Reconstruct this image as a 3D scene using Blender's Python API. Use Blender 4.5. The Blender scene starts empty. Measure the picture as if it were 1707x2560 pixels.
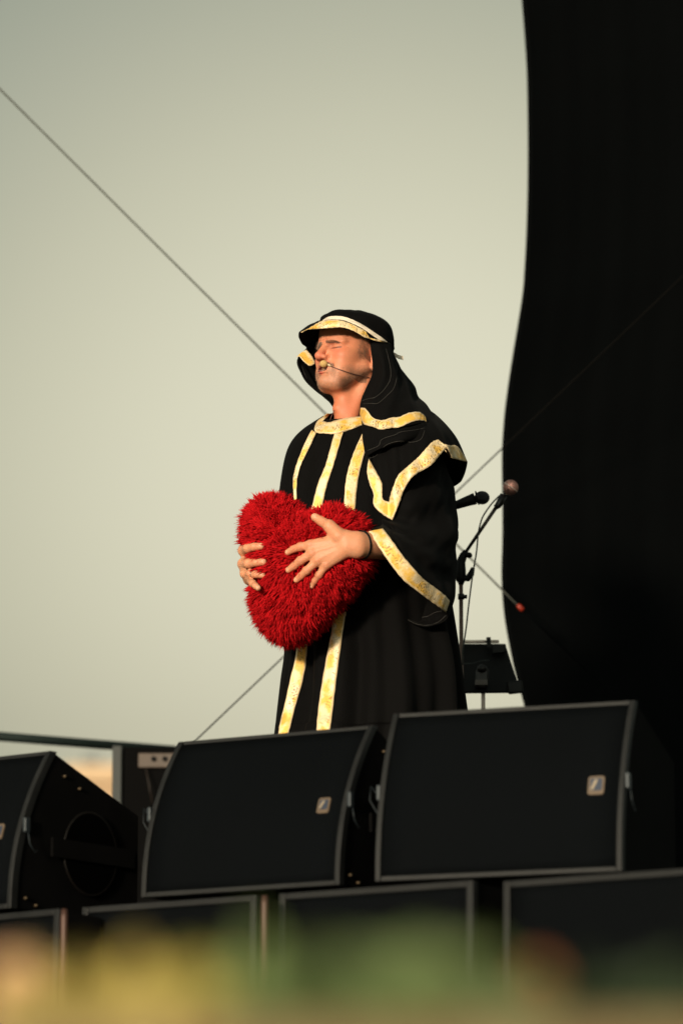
import bpy, math, random
import numpy as np
from mathutils import Vector, Matrix
from mathutils.bvhtree import BVHTree
random.seed(7); rng = np.random.default_rng(7)
R = math.radians
scn = bpy.context.scene
col = scn.collection

# ------------------------------------------------------------------ camera
PW, PH = 1707.0, 2560.0
FPX = 9900.0
PITCH = R(12)
CAM = Vector((0, -11.0, -1.04))
cd = bpy.data.cameras.new("camera"); cam = bpy.data.objects.new("camera", cd); col.objects.link(cam)
cam.location = CAM; cam.rotation_euler = (R(90) + PITCH, 0, 0)
cd.sensor_fit = 'HORIZONTAL'; cd.sensor_width = 24.0; cd.lens = FPX / PW * 24.0
cd.clip_start = 0.2; cd.clip_end = 3000
cd.dof.use_dof = True; cd.dof.focus_distance = 11.12; cd.dof.aperture_fstop = 2.05; cd.dof.aperture_blades = 0
scn.camera = cam
scn.render.resolution_x = 682; scn.render.resolution_y = 1024

# ------------------------------------------------------------------ world, sun, exposure
SUN_AZ = R(-24)      # towards the camera's left, in front of the performer
SUN_EL = R(7.5)
w = bpy.data.worlds.new("World"); scn.world = w; w.use_nodes = True
nt = w.node_tree; nt.nodes.clear(); N = nt.nodes; L = nt.links
sky = N.new('ShaderNodeTexSky'); sky.sky_type = 'NISHITA'; sky.sun_disc = False
sky.sun_elevation = SUN_EL; sky.sun_rotation = R(180) - SUN_AZ
sky.dust_density = 6.0; sky.air_density = 1.6; sky.ozone_density = 1.0; sky.altitude = 0
bw = N.new('ShaderNodeHueSaturation'); bw.inputs['Saturation'].default_value = 0.10
L.new(sky.outputs[0], bw.inputs['Color'])
tint = N.new('ShaderNodeMix'); tint.data_type = 'RGBA'; tint.blend_type = 'MULTIPLY'; tint.inputs['Factor'].default_value = 1
L.new(bw.outputs[0], tint.inputs['A']); tint.inputs['B'].default_value = (1.215, 1.165, 0.930, 1)
# haze and lens vignetting put into the sky colour: paler in a broad patch low in the sky, greener and darker higher up and to the side
tc = N.new('ShaderNodeTexCoord')
dist = N.new('ShaderNodeVectorMath'); dist.operation = 'DISTANCE'
L.new(tc.outputs['Generated'], dist.inputs[0])
gd = Vector((0.008, 1.0, 0.212)).normalized(); dist.inputs[1].default_value = gd
ramp = N.new('ShaderNodeValToRGB'); L.new(dist.outputs['Value'], ramp.inputs[0])
ramp.color_ramp.interpolation = 'B_SPLINE'
SKYG = 1.0
for i, (p, c) in enumerate([(0.0, (1, 1, 1)), (0.055, (.97, .975, .96)), (0.10, (.77, .78, .75)), (0.135, (.62, .65, .64)), (0.175, (.44, .50, .51)), (0.30, (.40, .46, .49))]):
    e = ramp.color_ramp.elements[i] if i < 2 else ramp.color_ramp.elements.new(p)
    e.position = p; e.color = (c[0], c[1], c[2], 1)
mul = N.new('ShaderNodeMix'); mul.data_type = 'RGBA'; mul.blend_type = 'MULTIPLY'; mul.inputs['Factor'].default_value = 1
L.new(tint.outputs['Result'], mul.inputs['A']); L.new(ramp.outputs[0], mul.inputs['B'])
bg = N.new('ShaderNodeBackground'); bg.inputs['Strength'].default_value = 0.15
L.new(mul.outputs['Result'], bg.inputs['Color'])
wo = N.new('ShaderNodeOutputWorld'); L.new(bg.outputs[0], wo.inputs[0])
sd = bpy.data.lights.new("sun", 'SUN'); sun = bpy.data.objects.new("sun", sd); col.objects.link(sun)
sd.energy = 2.0; sd.angle = R(5); sd.color = (1.0, 0.83, 0.62)
sv = Vector((math.sin(SUN_AZ) * math.cos(SUN_EL), -math.cos(SUN_AZ) * math.cos(SUN_EL), math.sin(SUN_EL)))
sun.rotation_euler = sv.to_track_quat('Z', 'Y').to_euler(); sun.location = sv * 40
scn.view_settings.view_transform = 'Standard'; scn.view_settings.look = 'None'
scn.view_settings.exposure = 0.95; scn.view_settings.gamma = 1.0
scn.render.engine = 'CYCLES'

# ------------------------------------------------------------------ helpers
_f = Vector((0, math.cos(PITCH), math.sin(PITCH))); _u = Vector((0, -math.sin(PITCH), math.cos(PITCH)))
def ray(px, py):
    return (_f + Vector((1, 0, 0)) * ((px - PW / 2) / FPX) + _u * ((PH / 2 - py) / FPX))
def at(px, py, Y):
    d = ray(px, py); return CAM + d * ((Y - CAM.y) / d.y)
def at_z(px, py, z):
    d = ray(px, py); return CAM + d * ((z - CAM.z) / d.z)
def mpp(Y): return (Y - CAM.y) / FPX          # metres per photo pixel at that plane

def tag(o, label=None, cat=None, group=None, kind=None):
    if label: o['label'] = label
    if cat: o['category'] = cat
    if group: o['group'] = group
    if kind: o['kind'] = kind
    return o
def empty(name, loc, rz=0):
    o = bpy.data.objects.new(name, None); col.objects.link(o); o.location = loc; o.rotation_euler = (0, 0, rz); o.empty_display_size = .1
    return o
def setparent(o, p):
    """parent keeping the child's world-space mesh where it is"""
    o.parent = p
    if p is not None:
        bpy.context.view_layer.update()
        o.matrix_parent_inverse = p.matrix_world.inverted()
def mkobj(name, verts, faces, mat, parent=None, smooth=True, local=False, uvs=None, cols=None):
    me = bpy.data.meshes.new(name)
    me.from_pydata([tuple(v) for v in verts] if not isinstance(verts, np.ndarray) else verts.tolist(), [], faces if not isinstance(faces, np.ndarray) else faces.tolist())
    if mat is not None: me.materials.append(mat)
    me.update()
    if smooth: me.polygons.foreach_set('use_smooth', [True] * len(me.polygons))
    if uvs is not None:
        uvl = me.uv_layers.new(name='UVMap')
        li = np.zeros(len(me.loops), dtype=np.int32); me.loops.foreach_get('vertex_index', li)
        uvl.data.foreach_set('uv', np.asarray(uvs, dtype=np.float32)[li].ravel())
    if cols is not None:
        ca = me.color_attributes.new(name='Col', type='FLOAT_COLOR', domain='POINT')
        c = np.ones((len(verts), 4), dtype=np.float32); c[:, :3] = cols
        ca.data.foreach_set('color', c.ravel())
    o = bpy.data.objects.new(name, me); col.objects.link(o)
    if parent is not None:
        if local: o.parent = parent
        else: setparent(o, parent)
    return o
def mod_solid(o, t, off=0):
    m = o.modifiers.new('solid', 'SOLIDIFY'); m.thickness = t; m.offset = off; return o
def mod_bevel(o, wd, seg=2):
    m = o.modifiers.new('bevel', 'BEVEL'); m.width = wd; m.segments = seg; m.limit_method = 'ANGLE'; return o

def cr(P, n, closed=False):
    """Catmull-Rom resample of control rows P (k,...) to n samples"""
    P = np.asarray(P, float); k = len(P)
    t = np.linspace(0, k if closed else k - 1, n, endpoint=not closed)
    i = np.floor(t).astype(int)
    if not closed: i = np.minimum(i, k - 2)
    f = (t - i).reshape((-1,) + (1,) * (P.ndim - 1))
    def g(j):
        return P[j % k] if closed else P[np.clip(j, 0, k - 1)]
    a, b, c, d = g(i - 1), g(i), g(i + 1), g(i + 2)
    if not closed:
        a = np.where((i == 0).reshape(f.shape), 2 * b - c, a); d = np.where((i == k - 2).reshape(f.shape), 2 * c - b, d)
    return 0.5 * (2 * b + (c - a) * f + (2 * a - 5 * b + 4 * c - d) * f * f + (3 * b - a - 3 * c + d) * f ** 3)
def net(P, nu, nv, cu=False, cv=False):
    """control net (ku,kv,3) -> dense grid (nu,nv,3)"""
    A = cr(P, nu, cu); A = np.swapaxes(cr(np.swapaxes(A, 0, 1), nv, cv), 0, 1); return A
def grid_faces(nu, nv, cu=False, cv=False, flip=False):
    F = []
    for i in range(nu if cu else nu - 1):
        for j in range(nv if cv else nv - 1):
            a = i * nv + j; b = ((i + 1) % nu) * nv + j; c = ((i + 1) % nu) * nv + (j + 1) % nv; d = i * nv + (j + 1) % nv
            F.append((a, d, c, b) if flip else (a, b, c, d))
    return F
def W3(rows):
    return np.array([[tuple(at(*p)) for p in r] for r in rows])

class MB:
    """collects simple solids into one mesh"""
    def __init__(s): s.v = []; s.f = []
    def add(s, v, f):
        o = len(s.v); s.v += [tuple(x) for x in v]; s.f += [tuple(i + o for i in q) for q in f]; return s
    def box(s, lo, hi, M=None):
        x0, y0, z0 = lo; x1, y1, z1 = hi
        v = [Vector(p) for p in ((x0,y0,z0),(x1,y0,z0),(x1,y1,z0),(x0,y1,z0),(x0,y0,z1),(x1,y0,z1),(x1,y1,z1),(x0,y1,z1))]
        if M is not None: v = [M @ p for p in v]
        return s.add(v, [(0,3,2,1),(4,5,6,7),(0,1,5,4),(1,2,6,5),(2,3,7,6),(3,0,4,7)])
    def tube(s, pts, r, seg=10, cap=True):
        pts = [Vector(p) for p in pts]; n = len(pts); rs = r if isinstance(r, (list, tuple)) else [r] * n
        vs = []; fs = []
        up = None
        for i, p in enumerate(pts):
            d = (pts[min(i + 1, n - 1)] - pts[max(i - 1, 0)]).normalized()
            if up is None:
                up = Vector((0, 0, 1)) if abs(d.z) < .9 else Vector((1, 0, 0))
            sx = d.cross(up).normalized(); up = sx.cross(d).normalized()
            for k in range(seg):
                a = 2 * math.pi * k / seg; vs.append(p + (sx * math.cos(a) + up * math.sin(a)) * rs[i])
        for i in range(n - 1):
            for k in range(seg):
                fs.append((i * seg + k, i * seg + (k + 1) % seg, (i + 1) * seg + (k + 1) % seg, (i + 1) * seg + k))
        if cap:
            fs.append(tuple(range(seg))[::-1]); fs.append(tuple(range((n - 1) * seg, n * seg)))
        return s.add(vs, fs)
    def ball(s, c, r, seg=16, rings=10, M=None):
        c = Vector(c); r3 = r if isinstance(r, (list, tuple)) else (r, r, r)
        vs = []; fs = []
        for i in range(rings + 1):
            th = math.pi * i / rings
            for k in range(seg):
                a = 2 * math.pi * k / seg
                p = Vector((r3[0] * math.sin(th) * math.cos(a), r3[1] * math.sin(th) * math.sin(a), r3[2] * math.cos(th)))
                vs.append(c + (M @ p if M is not None else p))
        for i in range(rings):
            for k in range(seg):
                fs.append((i * seg + k, (i + 1) * seg + k, (i + 1) * seg + (k + 1) % seg, i * seg + (k + 1) % seg))
        return s.add(vs, fs)
    def build(s, name, mat, parent=None, smooth=False, local=False):
        return mkobj(name, s.v, s.f, mat, parent, smooth, local)

# ------------------------------------------------------------------ materials
def M_(name, base, rough=.6, metal=0, bump=0, bscale=200, var=0, vscale=8, sheen=0, spec=.5, **kw):
    m = bpy.data.materials.new(name); m.use_nodes = True; t = m.node_tree; b = t.nodes['Principled BSDF']
    b.inputs['Base Color'].default_value = (*base, 1); b.inputs['Roughness'].default_value = rough; b.inputs['Metallic'].default_value = metal
    b.inputs['Specular IOR Level'].default_value = spec
    if sheen: b.inputs['Sheen Weight'].default_value = sheen; b.inputs['Sheen Roughness'].default_value = .4
    c = t.nodes.new('ShaderNodeTexCoord')
    if var:
        n = t.nodes.new('ShaderNodeTexNoise'); n.inputs['Scale'].default_value = vscale; n.inputs['Detail'].default_value = 6
        t.links.new(c.outputs['Object'], n.inputs['Vector'])
        r = t.nodes.new('ShaderNodeMapRange'); r.inputs['From Min'].default_value = .3; r.inputs['From Max'].default_value = .7
        r.inputs['To Min'].default_value = 1 - var; r.inputs['To Max'].default_value = 1 + var
        t.links.new(n.outputs['Fac'], r.inputs['Value'])
        x = t.nodes.new('ShaderNodeVectorMath'); x.operation = 'SCALE'; x.inputs[0].default_value = base
        t.links.new(r.outputs[0], x.inputs['Scale']); t.links.new(x.outputs[0], b.inputs['Base Color'])
        r2 = t.nodes.new('ShaderNodeMapRange'); r2.inputs['To Min'].default_value = max(.05, rough - .12); r2.inputs['To Max'].default_value = min(1, rough + .12)
        t.links.new(n.outputs['Fac'], r2.inputs['Value']); t.links.new(r2.outputs[0], b.inputs['Roughness'])
    if bump:
        n2 = t.nodes.new('ShaderNodeTexNoise'); n2.inputs['Scale'].default_value = bscale; n2.inputs['Detail'].default_value = 3
        t.links.new(c.outputs['Object'], n2.inputs['Vector'])
        bp = t.nodes.new('ShaderNodeBump'); bp.inputs['Strength'].default_value = bump; bp.inputs['Distance'].default_value = kw.get('bdist', .002)
        t.links.new(n2.outputs['Fac'], bp.inputs['Height']); t.links.new(bp.outputs[0], b.inputs['Normal'])
    return m
MAT = {}
MAT['cloth'] = M_('black_cloth', (.0026, .0024, .0024), .85, bump=.35, bscale=420, var=.2, vscale=3, sheen=.012, spec=.08)
MAT['scrim'] = M_('black_scrim', (.0024, .0028, .0030), .95, bump=.3, bscale=160, var=.05, vscale=2.0, spec=.02)
MAT['grille'] = M_('speaker_grille', (.0021, .0028, .0035), .8, bump=.6, bscale=900, var=.12, vscale=3, spec=.05)
MAT['cab'] = M_('cabinet_black', (.0038, .0036, .0036), .8, bump=.3, bscale=500, var=.3, vscale=6, spec=.03)
MAT['rim'] = M_('cabinet_rim', (.0088, .0092, .0094), .6, bump=.4, bscale=300, var=.35, vscale=14, spec=.3)
MAT['steel'] = M_('steel', (.35, .34, .33), .35, 1.0, var=.2, vscale=20)
MAT['cable_steel'] = M_('cable_steel', (.075, .080, .070), .7, 0, var=.2, vscale=30)
MAT['chrome'] = M_('chrome', (.80, .66, .58), .35, .2)
MAT['blackplastic'] = M_('black_plastic', (.004, .004, .004), .5, spec=.2, var=.2, vscale=30)
MAT['blackmetal'] = M_('black_metal', (.008, .007, .007), .4, .2, var=.2, vscale=40)
MAT['rubber'] = M_('rubber', (.018, .024, .022), .55)
MAT['orange'] = M_('orange_plastic', (.28, .018, .004), .5)
MAT['foam'] = M_('foam_tan', (.56, .35, .13), .9, bump=.4, bscale=900)
MAT['white_tape'] = M_('cream_band', (.78, .66, .52), .75, bump=.3, bscale=500, var=.06, vscale=40)
MAT['cream'] = M_('cream_plastic', (.70, .58, .36), .45)
MAT['lip'] = None

def gold_mat():
    m = bpy.data.materials.new('gold_brocade'); m.use_nodes = True; t = m.node_tree; b = t.nodes['Principled BSDF']; n = t.nodes; l = t.links
    uv = n.new('ShaderNodeUVMap'); uv.uv_map = 'UVMap'
    sx = n.new('ShaderNodeSeparateXYZ'); l.new(uv.outputs[0], sx.inputs[0])
    # u in metres along, v 0..1 across
    tcn = n.new('ShaderNodeTexCoord')
    def math_(op, a, b_=None, c=None):
        x = n.new('ShaderNodeMath'); x.operation = op
        for k, q in enumerate((a, b_, c)):
            if q is None: continue
            if isinstance(q, (int, float)): x.inputs[k].default_value = q
            else: l.new(q, x.inputs[k])
        return x.outputs[0]
    u, v = sx.outputs[0], sx.outputs[1]
    # repeated medallions: rings round centres every 42 mm
    um = math_('SUBTRACT', math_('FRACT', math_('DIVIDE', u, .042)), .5)
    vm = math_('MULTIPLY', math_('SUBTRACT', v, .5), .80)
    rr = math_('SQRT', math_('ADD', math_('MULTIPLY', um, um), math_('MULTIPLY', vm, vm)))
    ring = math_('SINE', math_('MULTIPLY', rr, 34))
    nz = n.new('ShaderNodeTexNoise'); nz.inputs['Scale'].default_value = 170; nz.inputs['Detail'].default_value = 4; l.new(tcn.outputs['Object'], nz.inputs['Vector'])
    vo = n.new('ShaderNodeTexVoronoi'); vo.feature = 'DISTANCE_TO_EDGE'; vo.inputs['Scale'].default_value = 120; l.new(tcn.outputs['Object'], vo.inputs['Vector'])
    big = n.new('ShaderNodeTexNoise'); big.inputs['Scale'].default_value = 26; big.inputs['Detail'].default_value = 3; l.new(tcn.outputs['Object'], big.inputs['Vector'])
    # gold / cream fields
    f1 = n.new('ShaderNodeMapRange'); f1.inputs['From Min'].default_value = .42; f1.inputs['From Max'].default_value = .56; l.new(big.outputs['Fac'], f1.inputs['Value'])
    mx = n.new('ShaderNodeMix'); mx.data_type = 'RGBA'; l.new(f1.outputs[0], mx.inputs['Factor'])
    mx.inputs['A'].default_value = (.86, .68, .42, 1); mx.inputs['B'].default_value = (.86, .50, .09, 1)
    # brown thread lines: rings broken by noise + voronoi edges
    patch = n.new('ShaderNodeTexNoise'); patch.inputs['Scale'].default_value = 17; patch.inputs['Detail'].default_value = 2; l.new(tcn.outputs['Object'], patch.inputs['Vector'])
    pm = n.new('ShaderNodeMapRange'); pm.inputs['From Min'].default_value = .46; pm.inputs['From Max'].default_value = .60; l.new(patch.outputs['Fac'], pm.inputs['Value'])
    ln = math_('GREATER_THAN', math_('ADD', ring, math_('MULTIPLY', math_('SUBTRACT', nz.outputs['Fac'], .5), 7.0)), .90)
    ve = math_('LESS_THAN', vo.outputs['Distance'], .05)
    gate = math_('GREATER_THAN', nz.outputs['Fac'], .54)
    dark = math_('MAXIMUM', ln, math_('MULTIPLY', ve, gate))
    # cream selvedge at both borders
    edge = math_('GREATER_THAN', math_('ABSOLUTE', math_('SUBTRACT', v, .5)), .37)
    dark2 = math_('MULTIPLY', dark, math_('SUBTRACT', 1.0, edge))
    mx2 = n.new('ShaderNodeMix'); mx2.data_type = 'RGBA'; l.new(edge, mx2.inputs['Factor']); l.new(mx.outputs['Result'], mx2.inputs['A']); mx2.inputs['B'].default_value = (.82, .62, .36, 1)
    mx3 = n.new('ShaderNodeMix'); mx3.data_type = 'RGBA'; l.new(math_('MULTIPLY', dark2, math_('ADD', .12, math_('MULTIPLY', pm.outputs[0], .62))), mx3.inputs['Factor']); l.new(mx2.outputs['Result'], mx3.inputs['A']); mx3.inputs['B'].default_value = (.13, .06, .02, 1)
    l.new(mx3.outputs['Result'], b.inputs['Base Color'])
    b.inputs['Roughness'].default_value = .5; b.inputs['Metallic'].default_value = .12; b.inputs['Specular IOR Level'].default_value = .5
    bp = n.new('ShaderNodeBump'); bp.inputs['Strength'].default_value = .5; bp.inputs['Distance'].default_value = .0015
    l.new(nz.outputs['Fac'], bp.inputs['Height']); l.new(bp.outputs[0], b.inputs['Normal'])
    return m
MAT['gold'] = gold_mat()

def attr_mat(name, rough, sss=0, bump=0, bscale=400, spec=.4, mul=1.0):
    m = bpy.data.materials.new(name); m.use_nodes = True; t = m.node_tree; b = t.nodes['Principled BSDF']
    a = t.nodes.new('ShaderNodeAttribute'); a.attribute_name = 'Col'
    tcn = t.nodes.new('ShaderNodeTexCoord')
    n = t.nodes.new('ShaderNodeTexNoise'); n.inputs['Scale'].default_value = bscale; n.inputs['Detail'].default_value = 5
    t.links.new(tcn.outputs['Object'], n.inputs['Vector'])
    r = t.nodes.new('ShaderNodeMapRange'); r.inputs['To Min'].default_value = .82 * mul; r.inputs['To Max'].default_value = 1.18 * mul
    t.links.new(n.outputs['Fac'], r.inputs['Value'])
    x = t.nodes.new('ShaderNodeVectorMath'); x.operation = 'SCALE'; t.links.new(a.outputs['Color'], x.inputs[0]); t.links.new(r.outputs[0], x.inputs['Scale'])
    t.links.new(x.outputs[0], b.inputs['Base Color'])
    b.inputs['Roughness'].default_value = rough; b.inputs['Specular IOR Level'].default_value = spec
    if sss:
        b.inputs['Subsurface Weight'].default_value = sss; b.inputs['Subsurface Radius'].default_value = (1.0, .35, .2); b.inputs['Subsurface Scale'].default_value = .006
    if bump:
        bp = t.nodes.new('ShaderNodeBump'); bp.inputs['Strength'].default_value = bump; bp.inputs['Distance'].default_value = .001
        t.links.new(n.outputs['Fac'], bp.inputs['Height']); t.links.new(bp.outputs[0], b.inputs['Normal'])
    return m
MAT['skin'] = attr_mat('skin', .5, sss=.25, bump=.5, bscale=350)
MAT['hair'] = attr_mat('hair_strands', .6, bscale=100)
MAT['fur'] = attr_mat('red_fur', .9, bscale=60, spec=.05)

# ------------------------------------------------------------------ implicit-surface mesher (surface nets)
def mesh_sdf(f, lo, hi, h):
    lo = np.asarray(lo, float); hi = np.asarray(hi, float); B = 16
    nb = np.ceil((hi - lo) / (h * B)).astype(int)
    I = np.stack(np.meshgrid(*[np.arange(k) for k in nb], indexing='ij'), -1).reshape(-1, 3)
    c = lo + (I + .5) * B * h
    keep = np.abs(f(c)) < B * h * 1.1
    I = I[keep]
    NX = nb * B + 2
    g = np.stack(np.meshgrid(*[np.arange(B + 1)] * 3, indexing='ij'), -1).reshape(-1, 3)
    vid = []; vpos = []; quads = []
    offs = np.array([(a, b, c_) for a in (0, 1) for b in (0, 1) for c_ in (0, 1)])
    edges = [(a, b) for a in range(8) for b in range(a + 1, 8) if np.abs(offs[a] - offs[b]).sum() == 1]
    gid = lambda ijk: (ijk[..., 0].astype(np.int64) * NX[1] + ijk[..., 1]) * NX[2] + ijk[..., 2]
    for s in range(0, len(I), 64):
        Ib = I[s:s + 64]
        P = (Ib[:, None, :] * B + g[None]).reshape(-1, 3)
        val = f(lo + P * h).reshape(len(Ib), B + 1, B + 1, B + 1)
        neg = val < 0
        C = [val[:, o[0]:o[0] + B, o[1]:o[1] + B, o[2]:o[2] + B] for o in offs]
        S = [q < 0 for q in C]
        cnt = sum(q.astype(np.int8) for q in S)
        act = (cnt > 0) & (cnt < 8)
        idx = np.argwhere(act)
        if len(idx) == 0: continue
        cv = np.stack([q[act] for q in C], -1)
        acc = np.zeros((len(idx), 3)); ct = np.zeros(len(idx))
        for a, b in edges:
            va, vb = cv[:, a], cv[:, b]; m = (va < 0) != (vb < 0)
            t = np.where(m, va / np.where(m, va - vb, 1), 0)
            p = offs[a] + (offs[b] - offs[a]) * t[:, None]
            acc += p * m[:, None]; ct += m
        cell = Ib[idx[:, 0]] * B + idx[:, 1:]
        vid.append(gid(cell)); vpos.append(lo + (cell + acc / ct[:, None]) * h)
        for ax in range(3):
            o = [0, 0, 0]; o[ax] = 1
            n0 = neg[:, :B, :B, :B]; n1 = neg[:, o[0]:o[0] + B, o[1]:o[1] + B, o[2]:o[2] + B]
            e = np.argwhere(n0 != n1)
            if len(e) == 0: continue
            cc = Ib[e[:, 0]] * B + e[:, 1:]
            fl = n0[tuple(e.T)]
            b1 = np.zeros(3, int); b1[(ax + 1) % 3] = 1; b2 = np.zeros(3, int); b2[(ax + 2) % 3] = 1
            ok = (cc - b1 - b2 >= 0).all(1)
            cc = cc[ok]; fl = fl[ok]
            q = np.stack([gid(cc), gid(cc - b1), gid(cc - b1 - b2), gid(cc - b2)], 1)
            q[~fl] = q[~fl][:, ::-1]
            quads.append(q[:, ::-1])
    vid = np.concatenate(vid); vpos = np.concatenate(vpos); quads = np.concatenate(quads)
    u, first = np.unique(vid, return_index=True); vpos = vpos[first]
    j = np.searchsorted(u, quads); j = np.clip(j, 0, len(u) - 1)
    ok = (u[j] == quads).all(1)
    Q = j[ok][:, ::-1]
    return vpos, Q
def smin(a, b, k):
    h = np.clip(.5 + .5 * (b - a) / k, 0, 1); return b + (a - b) * h - k * h * (1 - h)
def smax(a, b, k): return -smin(-a, -b, k)
def sph(p, c, r): return np.linalg.norm(p - np.asarray(c), axis=-1) - r
def ell(p, c, r):
    q = (p - np.asarray(c)); r = np.asarray(r, float); k0 = np.linalg.norm(q / r, axis=-1); k1 = np.linalg.norm(q / (r * r), axis=-1)
    return np.where(k1 > 1e-9, k0 * (k0 - 1) / np.maximum(k1, 1e-9), -r.min())
def cap(p, a, b, ra, rb):
    a = np.asarray(a, float); b = np.asarray(b, float); ab = b - a
    t = np.clip(((p - a) @ ab) / (ab @ ab), 0, 1)
    return np.linalg.norm(p - a - t[:, None] * ab, axis=-1) - (ra + (rb - ra) * t)

# ================================================================== THE SETTING
deck = MB(); deck.box((-9, -1.02, -.30), (9, 9, 0)); o = deck.build('stage_floor', M_('stage_ply', (.03, .027, .024), .8, var=.3)); tag(o, kind='structure')
deck = MB(); deck.box((-9, -2.6, -2.75), (9, -1.03, -.52)); o = deck.build('stage_front', M_('stage_front_black', (.012, .012, .012), .8, var=.3)); tag(o, kind='structure')
deck = MB(); deck.box((-9, -1.02, -2.74), (9, 9, -.305)); o = deck.build('stage_base', M_('stage_base_black', (.012, .012, .012), .8, var=.3)); tag(o, kind='structure')
g = MB(); g.add([(-900, -60, -2.76), (900, -60, -2.76), (900, 1500, -2.76), (-900, 1500, -2.76)], [(0, 1, 2, 3)])
o = g.build('ground', M_('dry_grass', (.16, .15, .07), .95, var=.4, vscale=.6)); tag(o, kind='structure')

# ------------------------------------------------------------------ black side curtain
edge = [(1290, -260), (1300, -100), (1307, 0), (1314, 90), (1320, 200), (1322, 400), (1319, 560), (1313, 680), (1306, 752), (1282, 900), (1266, 1010), (1260, 1075), (1257, 1140), (1258, 1240), (1258, 1350), (1256, 1440), (1262, 1530), (1275, 1610), (1290, 1680), (1312, 1760), (1345, 1900), (1380, 2060), (1400, 2200)]
CY = 1.9
rows = []
edge_d = cr(np.array(edge, float), 90)
NC = 120
for k, (ex, ey) in enumerate(edge_d):
    r = []
    for j in range(NC):
        s = j / (NC - 1)
        px = ex + (2500 - ex) * s ** 1.1
        # gathered fabric: vertical folds, soft cross-wrinkles, rolled front edge
        yy = CY + .9 * s + .0015 * math.sin(s * 46 + .35 * math.sin(k * .11)) * min(1, s * 6) + .001 * math.sin(s * 95 + 1.3 + k * .02) * min(1, s * 8) + .003 * math.sin(k * .5 + s * 12)
        r.append((px, ey, yy))
    rows.append(r)
cv = W3(rows)
o = mkobj('stage_curtain', cv.reshape(-1, 3), grid_faces(len(rows), NC), MAT['scrim']); mod_solid(o, .012)
tag(o, 'tall black stage curtain hanging behind the microphones', 'curtain')

# ------------------------------------------------------------------ bracing cables
def cable(name, p0, p1, r, mat, label, extra=None, group=None):
    mb = MB(); n = 24; a = at(*p0); b = at(*p1)
    pts = [a.lerp(b, i / n) - Vector((0, 0, .012 * math.sin(math.pi * i / n))) for i in range(n + 1)]
    mb.tube(pts, r, 8)
    return mb.build(name, mat, None, True)
c1 = empty('bracing_cable', at(0, 220, .9)); tag(c1, 'thin grey bracing cable sloping down from upper left to an orange tensioner', 'cable')
mb = MB(); a = at(-120, 102, 1.55); b = at(1300, 1520, 1.70); mb.tube([a.lerp(b, i / 20) for i in range(21)], .0034, 8)
x = mb.build('wire_rope', MAT['cable_steel'], c1, True)
mb = MB(); a = at(1303, 1522, 1.70); b = at(1640, 1840, 1.80); mb.tube([a.lerp(b, i / 8) for i in range(9)], .0030, 6); mb.build('lashing_strap', MAT['scrim'], c1, True)
mb = MB(); d_ = (at(1320, 1540, 1.69) - at(1285, 1505, 1.69)).normalized(); p = at(1301, 1520, 1.69)
mb.tube([p - d_ * .015, p - d_ * .010, p + d_ * .008, p + d_ * .013], [.004, .0085, .0095, .004], 10); mb.build('tensioner', MAT['orange'], c1, True)
c2 = empty('bracing_cable', at(500, 1840, 1.5)); tag(c2, 'thin grey steel bracing cable rising from low left to upper right across the black curtain', 'cable')
mb = MB(); a = at(470, 1870, 1.6); b = at(1760, 639, 1.55); mb.tube([a.lerp(b, i / 20) for i in range(21)], .0025, 8); mb.build('wire_rope', M_('cable_shaded', (.0045, .004, .0035), .9, spec=.05), c2, True)  # roof shade is put into this cable's near-black colour

# ------------------------------------------------------------------ stage side railing, flight case
MAT['rail'] = M_('dark_green_rail', (.012, .020, .018), .5, .3, var=.2)
rl = empty('guard_rail', at(0, 1845, 2.6)); tag(rl, 'dark horizontal tube railing running along the left side behind the speakers', 'railing')
mb = MB(); mb.tube([at(-300, 1818, 2.4), at(100, 1850, 2.6), at(480, 1880, 2.8)], .0165, 14); mb.build('top_tube', MAT['rail'], rl, True)
pb = at(306, 1868, 2.72); 
fc = empty('amplifier_rack', (pb.x, 2.3, 0)); tag(fc, 'tall black rack case with a beige panel of two round sockets under the railing', 'rack case')
xl = at(281, 1900, 2.3).x; xr = at(520, 1900, 2.3).x; zt = at(300, 1868, 2.3).z
mb = MB(); mb.box((xl + .036, 2.3, 0.02), (xr, 2.9, zt)); o = mb.build('case_body', M_('rack_black', (.0022, .0020, .0020), .8, var=.2, spec=.05), fc); mod_bevel(o, .006)
mb = MB(); mb.box((xl, 2.285, 0.0), (xl + .034, 2.9, zt + .004)); o = mb.build('corner_profile', M_('rack_grey', (.030, .034, .032), .6, .2, var=.3), fc); mod_bevel(o, .005)
z0 = at(350, 1920, 2.29).z; z1 = at(350, 1884, 2.29).z; x0 = at(346, 1900, 2.29).x; x1 = at(470, 1900, 2.29).x
mb = MB(); mb.box((x0, 2.284, z0), (x1, 2.297, z1)); pn = mb.build('socket_panel', M_('beige_panel', (.085, .058, .042), .6, var=.2), fc); mod_bevel(pn, .003)
for px in (384, 412, 440):
    c = at(px, 1898, 2.283); mb = MB(); mb.tube([c, c + Vector((0, -.006, 0))], .0085, 14); mb.build('socket', MAT['blackplastic'], pn, True)
mb = MB(); mb.tube([at(364, 1920, 2.27), at(372, 1960, 2.25), at(381, 2010, 2.26)], .0022, 6); mb.build('hanging_lead', M_('brown_lead', (.02, .012, .008), .6), fc, True)

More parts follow.
